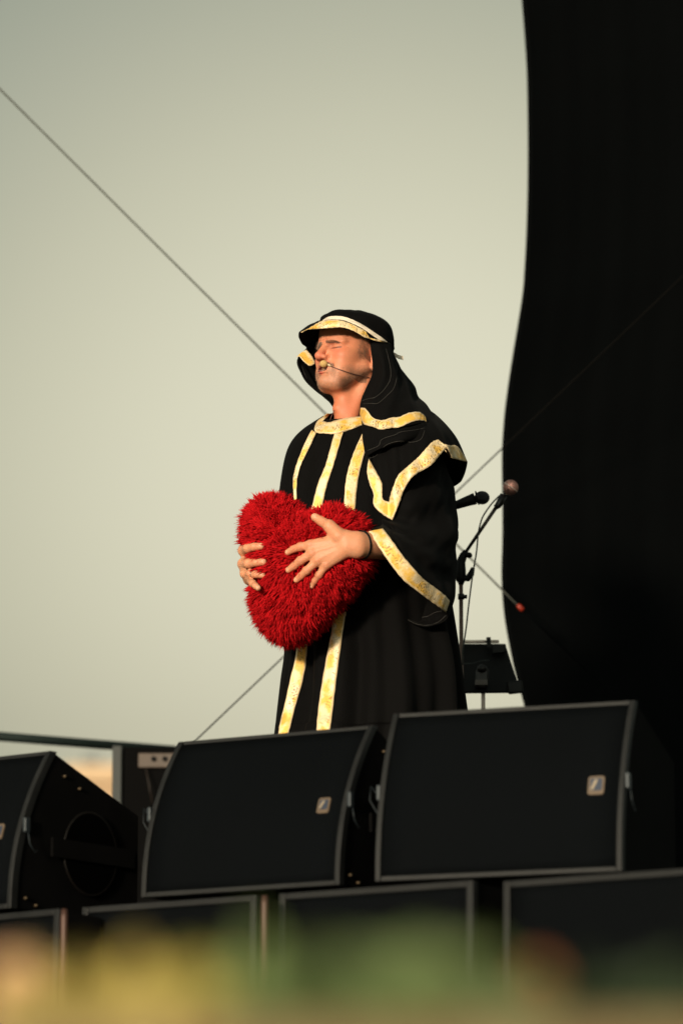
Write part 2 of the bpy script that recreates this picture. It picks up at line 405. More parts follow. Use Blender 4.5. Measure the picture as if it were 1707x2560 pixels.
# far buildings beyond the field
def building(name, px0, px1, pyt, Y, mat, label, wins):
    x0 = at(px0, 1900, Y).x; x1 = at(px1, 1900, Y).x; zt = at(px0, pyt, Y).z - .5
    e = empty(name, ((x0 + x1) / 2, Y, -2.75)); tag(e, label, 'building')
    mb = MB(); mb.box((x0, Y, -2.75), (x1, Y + 14, zt)); mb.build('wall', mat, e)
    mb = MB(); mb.box((x0 - .3, Y - .3, zt + .01), (x1 + .3, Y + 14.3, zt + .35)); mb.build('roof', mat, e)
    for (a, b, c, d) in wins:
        xa = at(a, 1900, Y).x; xb = at(c, 1900, Y).x; za = at(a, d, Y).z; zb = at(a, b, Y).z
        mb = MB(); mb.box((xa, Y - .05, za), (xb, Y - .01, zb)); wn = mb.build('window', M_('window_glass', (.10, .11, .11), .2), e)
        mb = MB(); mb.box((xa - .1, Y - .16, za - .22), (xb + .1, Y - .06, za - .02)); mb.build('sill', mat, wn)
    return e
peach = M_('peach_render', (.60, .42, .26), .9, var=.1, vscale=.3)
building('town_house', 205, 468, 1897, 60, peach, 'pale peach building far beyond the railing with one grey window', [(212, 1893, 250, 1935), (330, 1893, 368, 1935)])
building('town_house', -260, 120, 1915, 75, M_('cream_render', (.62, .57, .42), .9, var=.1, vscale=.3), 'low cream building far off at the left edge', [(20, 1905, 60, 1950)])

# ================================================================== MONITOR SPEAKERS
SP = {}
def curve_depth(t, lean): # t 0..1 up the front face
    return lean * (t ** 2.1) 
def speaker(name, BL, yaw, Wd, H, D, lean, backH, label, group, logo=None, side=True, recess=True, front_mat=None, rim=.0145):
    """front-bottom-left corner BL (world), yaw: front turned towards camera-left"""
    e = empty(name, BL, -yaw)
    tag(e, label, 'speaker', group)
    ins = .009
    n = 14
    prof = [(curve_depth(i / n, lean), H * i / n) for i in range(n + 1)]
    full = [(d + ins, z) for d, z in prof] + [(D, backH), (D, 0)]
    vs = []; 
    for x in (0.004, Wd - 0.004):
        for d, z in full: vs.append((x, d, max(.003, min(z, H - .003)) if z > 0 else .003))
    k = len(full); fs = [tuple(range(k))[::-1], tuple(range(k, 2 * k))]
    for i in range(k):
        j = (i + 1) % k; fs.append((i, j, k + j, k + i))
    c = mkobj('cabinet', vs, fs, MAT['cab'], e, False, True)
    # grille: curved sheet slightly behind rim
    vs = []; fs = []
    for i, (d, z) in enumerate(prof):
        zz = rim * .7 + (H - rim * 1.4) * i / n; dd = curve_depth(zz / H, lean) + .004
        for j in range(9):
            vs.append((rim * .7 + (Wd - rim * 1.4) * j / 8, dd, zz))
    gr = mkobj('grille', vs, grid_faces(n + 1, 9), front_mat or MAT['grille'], e, True, True); mod_solid(gr, .003)
    # rim: four sides, each a swept strip standing 6 mm proud
    mb = MB()
    def strip(x0, x1):
        vv = []; ff = []
        for i, (d, z) in enumerate(prof):
            vv += [(x0, d - .005, z), (x1, d - .005, z), (x1, d + .022, z), (x0, d + .022, z)]
        for i in range(n):
            a = i * 4; b = a + 4
            for q in range(4): ff.append((a + q, a + (q + 1) % 4, b + (q + 1) % 4, b + q))
        ff.append((3, 2, 1, 0)); m_ = n * 4; ff.append((m_, m_ + 1, m_ + 2, m_ + 3))
        mb.add(vv, ff)
    strip(0, rim); strip(Wd - rim, Wd)
    mb.box((rim, -.0045, 0), (Wd - rim, .022, rim * .9))
    dt = curve_depth(1, lean); mb.box((rim, dt - .0045, H - rim * .9), (Wd - rim, dt + .03, H))
    o = mb.build('rim', MAT['rim'], e, False, True); mod_bevel(o, .0025)
    if logo:
        lx, lz, lw, lh = logo; dd = curve_depth((lz + lh / 2) / H, lean) - .003
        tl = math.atan2(curve_depth((lz + lh) / H, lean) - curve_depth(lz / H, lean), lh)
        Mx = Matrix.Translation((lx, dd, lz)) @ Matrix.Rotation(-tl, 4, 'X')
        def rrect(w_, h_, r_, y0, y1, ox=0, oz=0):
            pts = []
            for cx, cz, a0 in ((w_ - r_, h_ - r_, 0), (r_, h_ - r_, 90), (r_, r_, 180), (w_ - r_, r_, 270)):
                for q in range(4):
                    a = R(a0 + q * 30); pts.append((ox + cx + r_ * math.cos(a), oz + cz + r_ * math.sin(a)))
            m2 = MB(); k2 = len(pts); vv = [Mx @ Vector((x_, y0, z_)) for x_, z_ in pts] + [Mx @ Vector((x_, y1, z_)) for x_, z_ in pts]
            m2.add(vv, [tuple(range(k2)), tuple(range(k2, 2 * k2))[::-1]] + [(i, i + k2, (i + 1) % k2 + k2, (i + 1) % k2) for i in range(k2)]); return m2
        pl = rrect(lw, lh, .006, -.005, .001).build('logo_plate', SP['plate'], e, False, True)
        rrect(lw - .010, lh - .016, .003, -.0065, -.0055, .005, .010).build('emblem_field', SP['blue'], pl, False, True)
        m3 = MB(); a, b_, c_, d2 = [Mx @ Vector(q) for q in ((.006, -.0075, .012), (lw * .42, -.0075, lh - .010), (lw * .62, -.0075, lh - .010), (lw * .36, -.0075, .012))]
        off = Vector((0, -.001, 0)); m3.add([a, b_, c_, d2, a + off, b_ + off, c_ + off, d2 + off], [(0, 1, 2, 3), (7, 6, 5, 4), (0, 4, 5, 1), (1, 5, 6, 2), (2, 6, 7, 3), (3, 7, 4, 0)])
        m3.build('emblem_stroke', SP['white'], pl, False, True)
    if side:
      if recess:
        # side trim, round handle hole as a raised disc with its shade painted black, locking plates, bolts
        mb = MB(); cx, cz = D * .60, H * .40
        mb.tube([(Wd - .003, cx, cz), (Wd + .0035, cx, cz)], .105, 36); o = mb.build('recess_disc', SP['recess'], e, False, True)
        vv = []; ff = []; sg = 36
        for i in range(sg):
            a = 2 * math.pi * i / sg
            for rr, xx in ((.103, Wd + .004), (.109, Wd + .006), (.109, Wd + .002)): vv.append((xx, cx + rr * math.cos(a), cz + rr * math.sin(a)))
        for i in range(sg):
            for q in range(2): ff.append((i * 3 + q, i * 3 + q + 1, ((i + 1) % sg) * 3 + q + 1, ((i + 1) % sg) * 3 + q))
        mkobj('recess_lip', vv, ff, SP['lip'], o, True, True)
        mb = MB(); mb.box((Wd + .005, cx - .16, cz - .022), (Wd + .012, cx + .17, cz + .026), None); mb.build('side_strap', MAT['cab'], e, False, True)
        for (yy, zz) in ((.05, .03), (.09, .015), (lean + .05, H - .06), (lean + .11, H - .085), (D - .03, .03)):
            mb = MB(); mb.tube([(Wd - .003, yy, zz), (Wd + .005, yy, zz)], .004, 8); mb.build('bolt', SP['bolt'], e, True, True)
      if True:
        mb = MB(); mb.box((Wd - .001, .035, H * .47), (Wd + .010, .055, H * .56)); o = mb.build('lock_plate', SP['latch'], e, False, True); mod_bevel(o, .003)
        mb = MB(); mb.tube([(Wd + .010, .045, H * .47), (Wd + .012, .050, H * .40), (Wd + .014, .070, H * .35), (Wd + .01, .082, H * .37)], .0012, 6); mb.build('safety_wire', SP['latch'], o, True, True)
        mb = MB(); mb.box((-.010, .035, H * .47), (.001, .055, H * .56)); o = mb.build('lock_plate', SP['latch'], e, False, True); mod_bevel(o, .003)
        mb = MB(); mb.tube([(-.008, .05, H * .5), (-.03, .055, H * .56), (-.035, .06, H * .48), (-.012, .055, H * .40), (-.004, .06, H * .33)], .0012, 6); mb.build('safety_wire', SP['latch'], o, True, True)
    return e
SP['plate'] = M_('logo_cream', (.15, .105, .07), .45, .2); SP['blue'] = M_('logo_blue', (.03, .04, .065), .5); SP['white'] = M_('logo_white', (.30, .24, .17), .5)
SP['recess'] = M_('recess_shade', (.0006, .0006, .0006), .9, spec=.02); SP['lip'] = M_('recess_lip', (.005, .004, .0035), .5, spec=.2); SP['bolt'] = M_('bolt', (.10, .07, .04), .4, .6); SP['latch'] = M_('latch_steel', (.022, .030, .036), .5, .2)

def place_from(BLpx, BRpx, YR):
    br = at(BRpx[0], BRpx[1], YR); bl = at_z(BLpx[0], BLpx[1], br.z)
    v = br - bl; return bl, math.atan2(-v.y, v.x), v.length
# middle
bl, yw, wd = place_from((354, 2246), (850, 2214), -1.30)
print('mid', bl, math.degrees(yw), wd)
speaker('stage_monitor', bl, yw, wd, .421, .50, .175, .30, 'black stage monitor speaker directly below the performer, between two other monitors in the upper row', 'upper row of stage monitors', logo=(wd * .85, .185, .034, .043))
MIDZ = bl.z
bl, yw, wd = place_from((938, 2206), (1556, 2180), -1.62)
print('right', bl, math.degrees(yw), wd)
speaker('stage_monitor', bl, yw, wd, .434, .50, .140, .33, 'largest black stage monitor speaker at the right end of the upper row', 'upper row of stage monitors', logo=(wd * .853, .190, .040, .048), recess=False)
br = at(30, 2272, -1.15); yw = R(36); wd = .52
bl = br - Vector((math.cos(yw), -math.sin(yw), 0)) * wd
print('left z', br.z)
speaker('stage_monitor', bl, yw, wd, .414, .50, .145, .285, 'black stage monitor speaker cut off by the left edge, round handle hole in its side', 'upper row of stage monitors', logo=(wd * .93 - .062, .180, .038, .042))

# lower row: upright boxes with lighter rims, chrome uprights in the gaps
for i, (a, b, YR, lb) in enumerate([
        ((697, 2235), (1182, 2201), -1.75, 'black bass speaker box in the lower row, third from the left'),
        ((205, 2269), (640, 2238), -1.45, 'black bass speaker box in the lower row, under the middle monitor'),
        ((1257, 2204), (1760, 2168), -2.05, 'black bass speaker box at the right end of the lower row'),
        ((-290, 2312), (148, 2272), -1.35, 'black bass speaker box at the left end of the lower row')]):
    tl, yw, wd = place_from(a, b, YR)
    print('low', i, tl, math.degrees(yw), wd)
    hh = .47
    speaker('bass_speaker', Vector((tl.x, tl.y, tl.z - hh)), yw, wd, hh, .42 if i != 3 else .16, .004, hh - .01, lb, 'lower row of bass speakers', side=False, rim=.018, front_mat=MAT['grille'])
for (px, py, Y, lb) in ((161, 2268, -1.44, 'slim coppery metal upright in the left gap of the lower speaker row'), (662, 2234, -1.56, 'slim coppery metal upright in the gap beside the middle bass speaker')):
    p = at(px, py + 6, Y)
    mb = MB(); mb.tube([(p.x, p.y, p.z - .47), (p.x, p.y, p.z - .02), (p.x, p.y, p.z)], [.0095, .0095, .007], 14)
    o = mb.build('metal_upright', M_('copper_steel', (.075, .035, .025), .5, .3, var=.2), None, True)
    # origin at base
    tag(o, lb, 'pole', 'metal uprights between the bass speakers')

# ================================================================== PERFORMER
person = empty('person', (at(915, 1280, 0).x, 0, 0)); tag(person, 'man in black robe with gold trim and brimmed hood, eyes closed, hugging red cushion', 'person')
px_ = 1 / 900.0
# ---- robe body
robe_rows = [ # xL,yL, xR,yR, Yc, D, dipNear
 (805,1044, 925,1030, -.005,.070,  9),
 (778,1062, 955,1040, -.005,.100, 14),
 (750,1080,1005,1062,   0,.130, 12),
 (727,1108,1065,1098,   0,.160,  6),
 (712,1150,1105,1150,   0,.185,  0),
 (699,1230,1118,1230,   0,.200,  0),
 (690,1330,1118,1330,   0,.205,  0),
 (690,1440,1118,1440,   0,.205,  0),
 (700,1530,1132,1520,   0,.208,  0),
 (712,1620,1146,1610,   0,.212,  0),
 (704,1700,1159,1695,   0,.220,  0),
 (692,1800,1172,1795,   0,.230,  0),
 (686,1842,1179,1842,   0,.235,  0),
 (655,2120,1210,2120,   0,.260,  0),
 (630,2430,1235,2430,   0,.280,  0)]
NA = 24
def ringpts(xL, yL, xR, yR, Yc, D, dip, na=NA, ex=1.0):
    r = []
    for k in range(na):
        a = 2 * math.pi * k / na     # 0 = left, pi/2 = near, pi = right
        c = -math.cos(a); s = math.sin(a)
        c = math.copysign(abs(c) ** ex, c); s_ = math.copysign(abs(s) ** ex, s)
        px = (xL + xR) / 2 + c * (xR - xL) / 2; py = (yL + yR) / 2 + c * (yR - yL) / 2 + dip * s
        r.append((px, py, Yc - D * s_))
    return r
net0 = W3([ringpts(*q) for q in robe_rows])
NU, NV = 150, 220
G = net(net0, NU, NV, False, True)
# vertical folds growing towards the hem
cx = G.mean(axis=1, keepdims=True)
ang = np.linspace(0, 2 * np.pi, NV, endpoint=False)[None, :]
tt = np.linspace(0, 1, NU)[:, None]
amp = .003 + .024 * np.clip((tt - .42) / .5, 0, 1) ** 1.2 + .004 * np.clip((tt - .2) / .2, 0, 1)
fold = np.sin(ang * 11 + 2.0 * np.sin(ang * 2) + 1.2 * tt) * .6 + .4 * np.sin(ang * 19 + 3 * tt + 1) + .25 * np.sin(tt * 28 + ang * 3)
fold = np.where(fold > 0, fold, fold * 1.2)
fade = 1 - .85 * np.exp(-(np.cos(ang) ** 2 - 1) ** 2 / .02)      # keep the outline calm left and right
rad = G - cx; rad[..., 2] = 0; rn = rad / np.maximum(np.linalg.norm(rad, axis=-1, keepdims=True), 1e-6)
G2 = G + rn * (amp * fold * fade)[..., None]
robeV = G2.reshape(-1, 3); robeF = grid_faces(NU, NV, False, True, True)
robe = mkobj('robe', robeV, robeF, MAT['cloth'], person); mod_solid(robe, .003)
bvh_robe = BVHTree.FromPolygons([Vector(v) for v in robeV], robeF)

def cast(bvhs, px, py):
    best = None
    d = ray(px, py).normalized()
    for b in bvhs:
        h = b.ray_cast(CAM, d)
        if h[0] is not None and (best is None or h[3] < best[1]): best = (h[0], h[3])
    return best
def ribbon(name, bvhs, A, B, parent, mat=None, off=.005, n=70, m=7, thick=.0016, wob=.3, Yfb=-.2, backing=None):
    """trim sewn on the surface below: two edge lines in photo pixels"""
    A = cr(np.array(A, float), n); B = cr(np.array(B, float), n)
    ph = random.random() * 9
    A = A + wob * np.stack([np.sin(np.arange(n) * .9 + ph), np.cos(np.arange(n) * 1.1 + ph)], 1)
    B = B + wob * np.stack([np.cos(np.arange(n) * .8 + ph), np.sin(np.arange(n) * 1.2 + ph)], 1)
    P = np.zeros((n, m, 3)); D = np.full((n, m), np.nan)
    for i in range(n):
        for j in range(m):
            q = A[i] + (B[i] - A[i]) * j / (m - 1); h = cast(bvhs, *q)
            if h: D[i, j] = h[0].y
    # fill misses from neighbours and smooth
    if np.isnan(D).all(): D[:] = Yfb
    for _ in range(60):
        nanm = np.isnan(D)
        if not nanm.any(): break
        Dp = np.pad(D, 1, constant_values=np.nan); st = np.stack([Dp[:-2, 1:-1], Dp[2:, 1:-1], Dp[1:-1, :-2], Dp[1:-1, 2:]])
        cnt = (~np.isnan(st)).sum(0); av = np.where(cnt > 0, np.nansum(st, 0) / np.maximum(cnt, 1), np.nan); D[nanm] = av[nanm]
    D = np.where(np.isnan(D), Yfb, D)
    for _ in range(2):
        Dp = np.pad(D, 1, mode='edge'); D = np.minimum.reduce([Dp[a:a + n, b:b + m] for a in range(3) for b in range(3)])
    for _ in range(2):
        Dp = np.pad(D, 1, mode='edge'); D = sum(Dp[a:a + n, b:b + m] for a in range(3) for b in range(3)) / 9
    uv = np.zeros((n, m, 2)); L_ = 0
    for i in range(n):
        for j in range(m):
            q = A[i] + (B[i] - A[i]) * j / (m - 1)
            P[i, j] = at(q[0], q[1], D[i, j] - off)
        if i: L_ += np.linalg.norm(P[i, m // 2] - P[i - 1, m // 2])
        uv[i, :, 0] = L_; uv[i, :, 1] = np.arange(m) / (m - 1)
    o = mkobj(name, P.reshape(-1, 3), grid_faces(n, m), mat or MAT['gold'], parent, True, False, uv.reshape(-1, 2)); mod_solid(o, thick)
    return o
def c2(p, ox=680, oy=980, s=520 / 1568): return (ox + s * p[0], oy + s * p[1])
def C2(L_): return [c2(p) for p in L_]
ribbon('robe_trim', [bvh_robe], C2([(440,165),(385,215),(395,222),(430,228),(500,208),(580,192),(650,185),(700,180)]), C2([(415,160),(335,230),(325,300),(400,312),(470,316),(540,300),(620,272),(700,240)]), robe)
ribbon('robe_trim', [bvh_robe], C2([(298,285),(245,390),(205,490),(180,560),(160,650),(160,730),(168,830)]), C2([(333,308),(275,430),(235,510),(212,565),(190,650),(185,730),(184,830)]), robe, n=50)
ribbon('robe_trim', [bvh_robe], C2([(470,312),(432,450),(400,560),(350,680),(322,780),(285,930)]), C2([(536,300),(495,440),(460,560),(420,680),(392,790),(365,940)]), robe, n=60)
ribbon('robe_trim', [bvh_robe], C2([(715,240),(640,400),(600,500),(570,600),(550,720),(540,920)]), C2([(752,250),(740,330),(700,450),(660,600),(640,720),(620,940)]), robe, n=60)
k_ = 1.0887
ribbon('robe_trim', [bvh_robe], [(735,1560),(740,1630),(725,1700),(712,1760),(700,1808),(693,1860),(672,2050)], [(768,1560),(768,1630),(757,1700),(740,1760),(728,1808),(718,1860),(700,2050)], robe, n=70)
ribbon('robe_trim', [bvh_robe], [(832,1530),(828,1580),(815,1650),(803,1720),(795,1780),(790,1850),(785,2050)], [(866,1530),(860,1560),(847,1650),(838,1720),(831,1780),(824,1850),(820,2050)], robe, n=70)

# ---- near sleeve
ps = 12
def ringE(xL, yL, YL, xR, yR, YR, D, dip=0):
    out = []
    for k in range(16):
        a = 2 * math.pi * k / 16; c = -math.cos(a); s = math.sin(a)
        out.append(((xL + xR) / 2 + c * (xR - xL) / 2, (yL + yR) / 2 + c * (yR - yL) / 2 + dip * s, (YL + YR) / 2 + c * (YR - YL) / 2 - D * s))
    return out
cuff = [(926,1324,-.385),(950,1372,-.440),(981,1416,-.440),(1010,1451,-.420),(1045,1480,-.385),(1075,1502,-.335),(1100,1520,-.285),(1117,1532,-.240),
        (1119,1545,-.21),(1106,1556,-.19),(1086,1563,-.185),(1060,1567,-.18),(1030,1558,-.18),(1005,1536,-.185),(972,1478,-.20),(940,1395,-.235)]
sl = W3([ringE(965,1120,-.08, 1092,1120,-.02,.12), ringE(958,1180,-.10, 1122,1180,-.04,.17), ringE(955,1240,-.12, 1134,1240,-.04,.20),
         ringE(960,1290,-.16, 1141,1320,-.05,.20), ringE(960,1303,-.23, 1142,1400,-.08,.195), ringE(955,1312,-.28,1138,1462,-.13,.165), 
         [(948 ,1316,-.350),(972,1346,-.420),(1003,1386,-.430),(1032,1420,-.42),(1058,1446,-.385),(1088,1470,-.33),(1112,1490,-.285),(1126,1508,-.235),
          (1127,1520,-.19),(1114,1530,-.165),(1092,1536,-.155),(1064,1540,-.15),(1034,1530,-.15),(1007,1506,-.155),(977,1450,-.175),(950,1375,-.22)], cuff])
GS = net(sl, 90, 110, False, True)
# soft creases running round the bent elbow and down the hanging cloth
uu = np.linspace(0, 1, 90)[:, None]; aa = np.linspace(0, 2 * np.pi, 110, endpoint=False)[None]
cxs = GS.mean(axis=1, keepdims=True); rd = GS - cxs; rd /= np.maximum(np.linalg.norm(rd, axis=-1, keepdims=True), 1e-6)
dsp = (.003 * np.sin(aa * 17 + uu * 41) * np.sin(uu * 19 + aa * 2) + .012 * np.sin(aa * 3 + uu * 14) + .006 * np.sin(aa * 7 - uu * 9 + 1) + .007 * np.sin(uu * 34 + aa * 2)) * np.clip(uu * 4, 0, 1) * np.clip((1 - uu) * 3.2, 0, 1)
dsp = dsp * (1 - .7 * np.exp(-(np.abs(np.cos(aa)) - 1) ** 2 / .01))
GS = GS + rd * dsp[..., None]
sleeveV = GS.reshape(-1, 3); sleeveF = grid_faces(90, 110, False, True, True)
sleeve = mkobj('sleeve', sleeveV, sleeveF, MAT['cloth'], person); mod_solid(sleeve, .0025)
sleeve['label'] = 'wide bell sleeve with a gold cuff band'
bvh_sleeve = BVHTree.FromPolygons([Vector(v) for v in sleeveV], sleeveF)
ribbon('cuff_trim', [bvh_sleeve], [(921,1328),(949,1371),(978,1413),(1008,1450),(1042,1477),(1072,1500),(1100,1520),(1115,1531)], [(957,1321),(983,1356),(1008,1391),(1037,1425),(1060,1449),(1087,1469),(1112,1489),(1124,1503)], sleeve, n=90, wob=.4)

# ---- far sleeve (behind the heart)
fs_ = W3([ringE(742,1105,.04, 790,1110,.02,.03), ringE(712,1160,.05,800,1160,.02,.07), ringE(701,1215,.05,790,1210,.02,.09), ringE(694,1290,.03,780,1300,.0,.09), ringE(678,1370,-.02,770,1400,-.06,.08), ringE(668,1400,-.08,760,1500,-.12,.04), ringE(672,1410,-.12,750,1540,-.16,.02)])
GF = net(fs_, 40, 60, False, True)
o = mkobj('sleeve', GF.reshape(-1, 3), grid_faces(40, 60, False, True, True), MAT['cloth'], person); mod_solid(o, .0025)

# ================================================================== HEART CUSHION (surface first: the hands lie on it)
HA = R(24)
hc = at(764, 1430, -.305); hr = Vector((math.cos(HA), -math.sin(HA), 0)); hn = Vector((-math.sin(HA), -math.cos(HA), 0)); hu = Vector((0, 0, 1))
tiltM = Matrix.Rotation(R(4), 3, hr); hn = tiltM @ hn; hu = tiltM @ hu
def to_heart(px, py):
    d = ray(px, py); t = (hc - CAM).dot(hn) / d.dot(hn); q = CAM + d * t - hc; return (q.dot(hr), q.dot(hu))
ho = [(90,470),(118,340),(205,230),(300,170),(380,145),(470,135),(560,175),(640,225),(700,285),(740,330),(800,330),(870,285),(960,255),(1030,245),(1110,275),(1190,320),(1275,350),(1330,420),(1360,500),(1385,600),(1395,720),(1375,850),(1330,950),(1240,1100),(1120,1240),(1000,1370),(850,1490),(700,1590),(600,1635),(480,1640),(380,1580),(280,1480),(195,1360),(160,1270),(140,1150),(140,1070),(150,960),(120,820),(95,640)]
ho = [(a - 62 * min(1, (b - 850) / 150), b) if (a > 880 and b > 850) else ((a + 24, b) if (a < 420 and b > 1000) else (a, b)) for a, b in ho]
ho = [(580 + .2551 * (a + (20 if a < 250 else 0)), 1200 + .2551 * (b - (42 if b < 500 else 0))) for a, b in ho]
H2 = np.array([to_heart(*p) for p in ho]); H2 = cr(H2, 160, True)
FURL = .031
def poly_sdf(p, V):
    d = np.full(len(p), 1e9); s = np.ones(len(p)); n = len(V)
    for i in range(n):
        a = V[i]; b = V[i - 1]; e = b - a; wv = p - a
        t = np.clip((wv @ e) / max(e @ e, 1e-12), 0, 1); q = wv - t[:, None] * e
        d = np.minimum(d, (q * q).sum(1))
        c1_ = p[:, 1] >= a[1]; c2_ = p[:, 1] < b[1]; c3_ = e[0] * wv[:, 1] > e[1] * wv[:, 0]
        allt = c1_ & c2_ & c3_; nonet = (~c1_) & (~c2_) & (~c3_)
        s = np.where(allt | nonet, -s, s)
    return s * np.sqrt(d)
TH = .080
def heart_f(P):
    q = P - np.array(hc); a = q @ np.array(hr); b = q @ np.array(hu); c = q @ np.array(hn)
    d = -(poly_sdf(np.stack([a, b], 1), H2) + FURL)          # inside positive
    t = TH * np.sqrt(np.clip(1 - (1 - np.clip(d / .10, 0, 1)) ** 2, 0, 1))
    # round where outside
    return np.where(d > 0, (np.abs(c) - t) * .7, np.sqrt(c * c + d * d) * .9)
lo = np.array(hc) - np.array([.30, .22, .30]); hi = np.array(hc) + np.array([.30, .22, .30])
hv, hf = mesh_sdf(lambda P: heart_f(P) - .002, lo, hi, .006)
heart = empty('heart_cushion', hc - Vector((0, 0, .22))); tag(heart, 'fluffy red heart-shaped cushion hugged against the black robe', 'cushion')
cush = mkobj('cushion', hv, hf, M_('red_plush_base', (.40, .006, .010), .95, bump=1, bscale=120, bdist=.01, spec=.05), heart)
bvh_heart = BVHTree.FromPolygons([Vector(v) for v in hv], [tuple(q) for q in hf.tolist()])

# ================================================================== HANDS (implicit)
def hY(px, py, default=-.40):
    h = cast([bvh_heart], px, py); return h[0].y if h else default
def J(px, py, r, lift=.006, Y=None):
    y = hY(px, py) - r - lift if Y is None else Y
    return np.array(at(px, py, y))
hand_caps = []   # (a,b,ra,rb)
nails = []
fing = { # near hand: MCP, PIP, DIP, TIP in photo pixels and radii (m)
 'index': ([(776,1363),(751,1367),(733.6,1373),(719.5,1381)], [.0125,.0112,.0100,.0085]),
 'middle': ([(781,1383),(751,1402),(735,1415),(721,1425)], [.0130,.0115,.0102,.0088]),
 'ring': ([(795,1401),(766,1427),(752,1440.5),(741,1450)], [.0122,.0108,.0096,.0084]),
 'little': ([(815,1413),(797,1438),(786,1453),(778.5,1466)], [.0108,.0094,.0084,.0074])}
FG = []
for nm, (pts, rs) in fing.items():
    lf = [.010, .014, .012, .009]
    P = [J(p[0], p[1], r, l_) for (p, r, l_) in zip(pts, rs, lf)]
    FG.append((P, rs))
    dirv = (P[3] - P[2]); dirv /= np.linalg.norm(dirv)
    nails.append((P[3] + dirv * .002 + np.array([0, -1, .15]) * rs[3] * .8, dirv, rs[3]))
Pt = [J(846,1340,.020,.010), J(823,1315,.0155,.012), J(803,1303,.0128,.010), J(787,1293,.0108,.005)]
FG.append((Pt, [.020,.0155,.0128,.0110]))
d_t = (Pt[3] - Pt[2]); d_t /= np.linalg.norm(d_t); nails.append((Pt[3] + d_t * .002 + np.array([0, -1, .25]) * .009, d_t, .0105))
WR = np.array(at(893, 1362, min(hY(880, 1362) - .030, -.40)))
print('wrist', WR, 'heart Y', hY(860, 1362), hY(760, 1420))
ELB = np.array(at(1088, 1372, -.17))
WB = np.array(at(868, 1360, hY(868, 1360) - .028))
def hand_near(p):
    d = None
    # palm: metacarpals
    pal = None
    for (P, rs), off, rw in zip(FG[:4], [(0, -16), (0, -5), (0, 7), (0, 17)], [.0150, .0155, .0148, .0135]):
        wpt = WB + np.array([0, 0, -off[1] * px_])
        c = cap(p, wpt, P[0], .0165, rw - .001)
        pal = c if pal is None else smin(pal, c, .016)
    pal = smin(pal, cap(p, WB + np.array([0, .004, .006]), Pt[1], .022, .0150), .018)      # thumb mount
    pal = smin(pal, cap(p, WB + np.array([0, 0, .010]), WR + np.array([0, 0, .011]), .020, .0200), .015)
    pal = smin(pal, cap(p, WB + np.array([0, 0, -.010]), WR + np.array([0, 0, -.012]), .020, .0200), .015)
    d = pal
    for P, rs in FG:
        f = None
        for k in range(3):
            c = cap(p, P[k], P[k + 1], rs[k], rs[k + 1])
            f = c if f is None else smin(f, c, .003)
        f = smin(f, sph(p, P[1] + np.array([0, -.001, 0]), rs[1] * 1.04), .004)
        d = smin(d, f, .007)
    # tendons fan out over the back of the hand
    for (P, rs), off in zip(FG[:4], [10, 3, -4, -10]):
        a = WB + np.array([0, -.0165, off * px_]); b = P[0] + np.array([0, -rs[0] * .78, .001])
        d = smin(d, cap(p, a, b, .0032, .0038), .005)
        d = smin(d, sph(p, P[0] + np.array([0, -.0035, 0]), rs[0] * .93), .006)
    return d
def arm_near(p):
    a = cap(p, WR + np.array([0, 0, .010]), ELB + np.array([0, 0, .006]), .026, .038); b = cap(p, WR + np.array([0, 0, -.012]), ELB, .025, .038)
    return smin(a, b, .02)
# far hand: fingers come round the left edge of the heart
FH = []
def JF(px, py, Y): return np.array(at(px, py, Y))
eY = hY(640, 1400) 
print('far hand heart Y', hY(620, 1400), hY(650, 1400), hY(665, 1404))
for pts, rs in [([(608,1377),(619,1371),(636,1367),(652,1366)], [.0125,.0120,.0110,.0098]),
                ([(607,1410),(621,1409),(641,1406),(658,1405)], [.0130,.0125,.0112,.0100]),
                ([(613,1434),(627,1434),(642,1436),(656,1438)], [.0122,.0115,.0102,.0092]),
                ([(622,1450),(632,1459),(639,1465),(645,1470)], [.0105,.0095,.0086,.0078])]:
    y3 = hY(pts[3][0], pts[3][1]) - rs[3] - .010; Ys = [hc.y + .015, y3 + .026, y3 + .003, y3]
    if rs[0] < .011: Ys = [y + .024 for y in Ys]
    P = [JF(a, b, y) for (a, b), y in zip(pts, Ys)]
    FH.append((P, rs)); dv = P[3] - P[2]; dv /= np.linalg.norm(dv)
    nails.append((P[3] + dv * .001 + np.array([0, -1, .15]) * rs[3] * .8, dv, rs[3]))
WF = JF(650, 1425, hc.y + .11); EF = JF(700, 1400, .10)
def hand_far(p):
    d = None
    for (P, rs), oz in zip(FH, (.020, .008, -.006, -.018)):
        c = cap(p, P[0], WF + np.array([-.006, 0, oz]), .0150, .019); d = c if d is None else smin(d, c, .016)
    for P, rs in FH:
        f = None
        for k in range(3):
            c = cap(p, P[k], P[k + 1], rs[k], rs[k + 1]); f = c if f is None else smin(f, c, .003)
        f = smin(f, sph(p, P[1] + np.array([-.001, -.002, 0]), rs[1] * 1.05), .004)
        d = smin(d, f, .006)
    th = cap(p, WF + np.array([0, 0, .02]), JF(640, 1370, hc.y + .13), .018, .012)
    return smin(smin(d, th, .012), cap(p, WF, EF, .030, .042), .02)
def hands(p): return np.minimum(hand_near(p), hand_far(p))

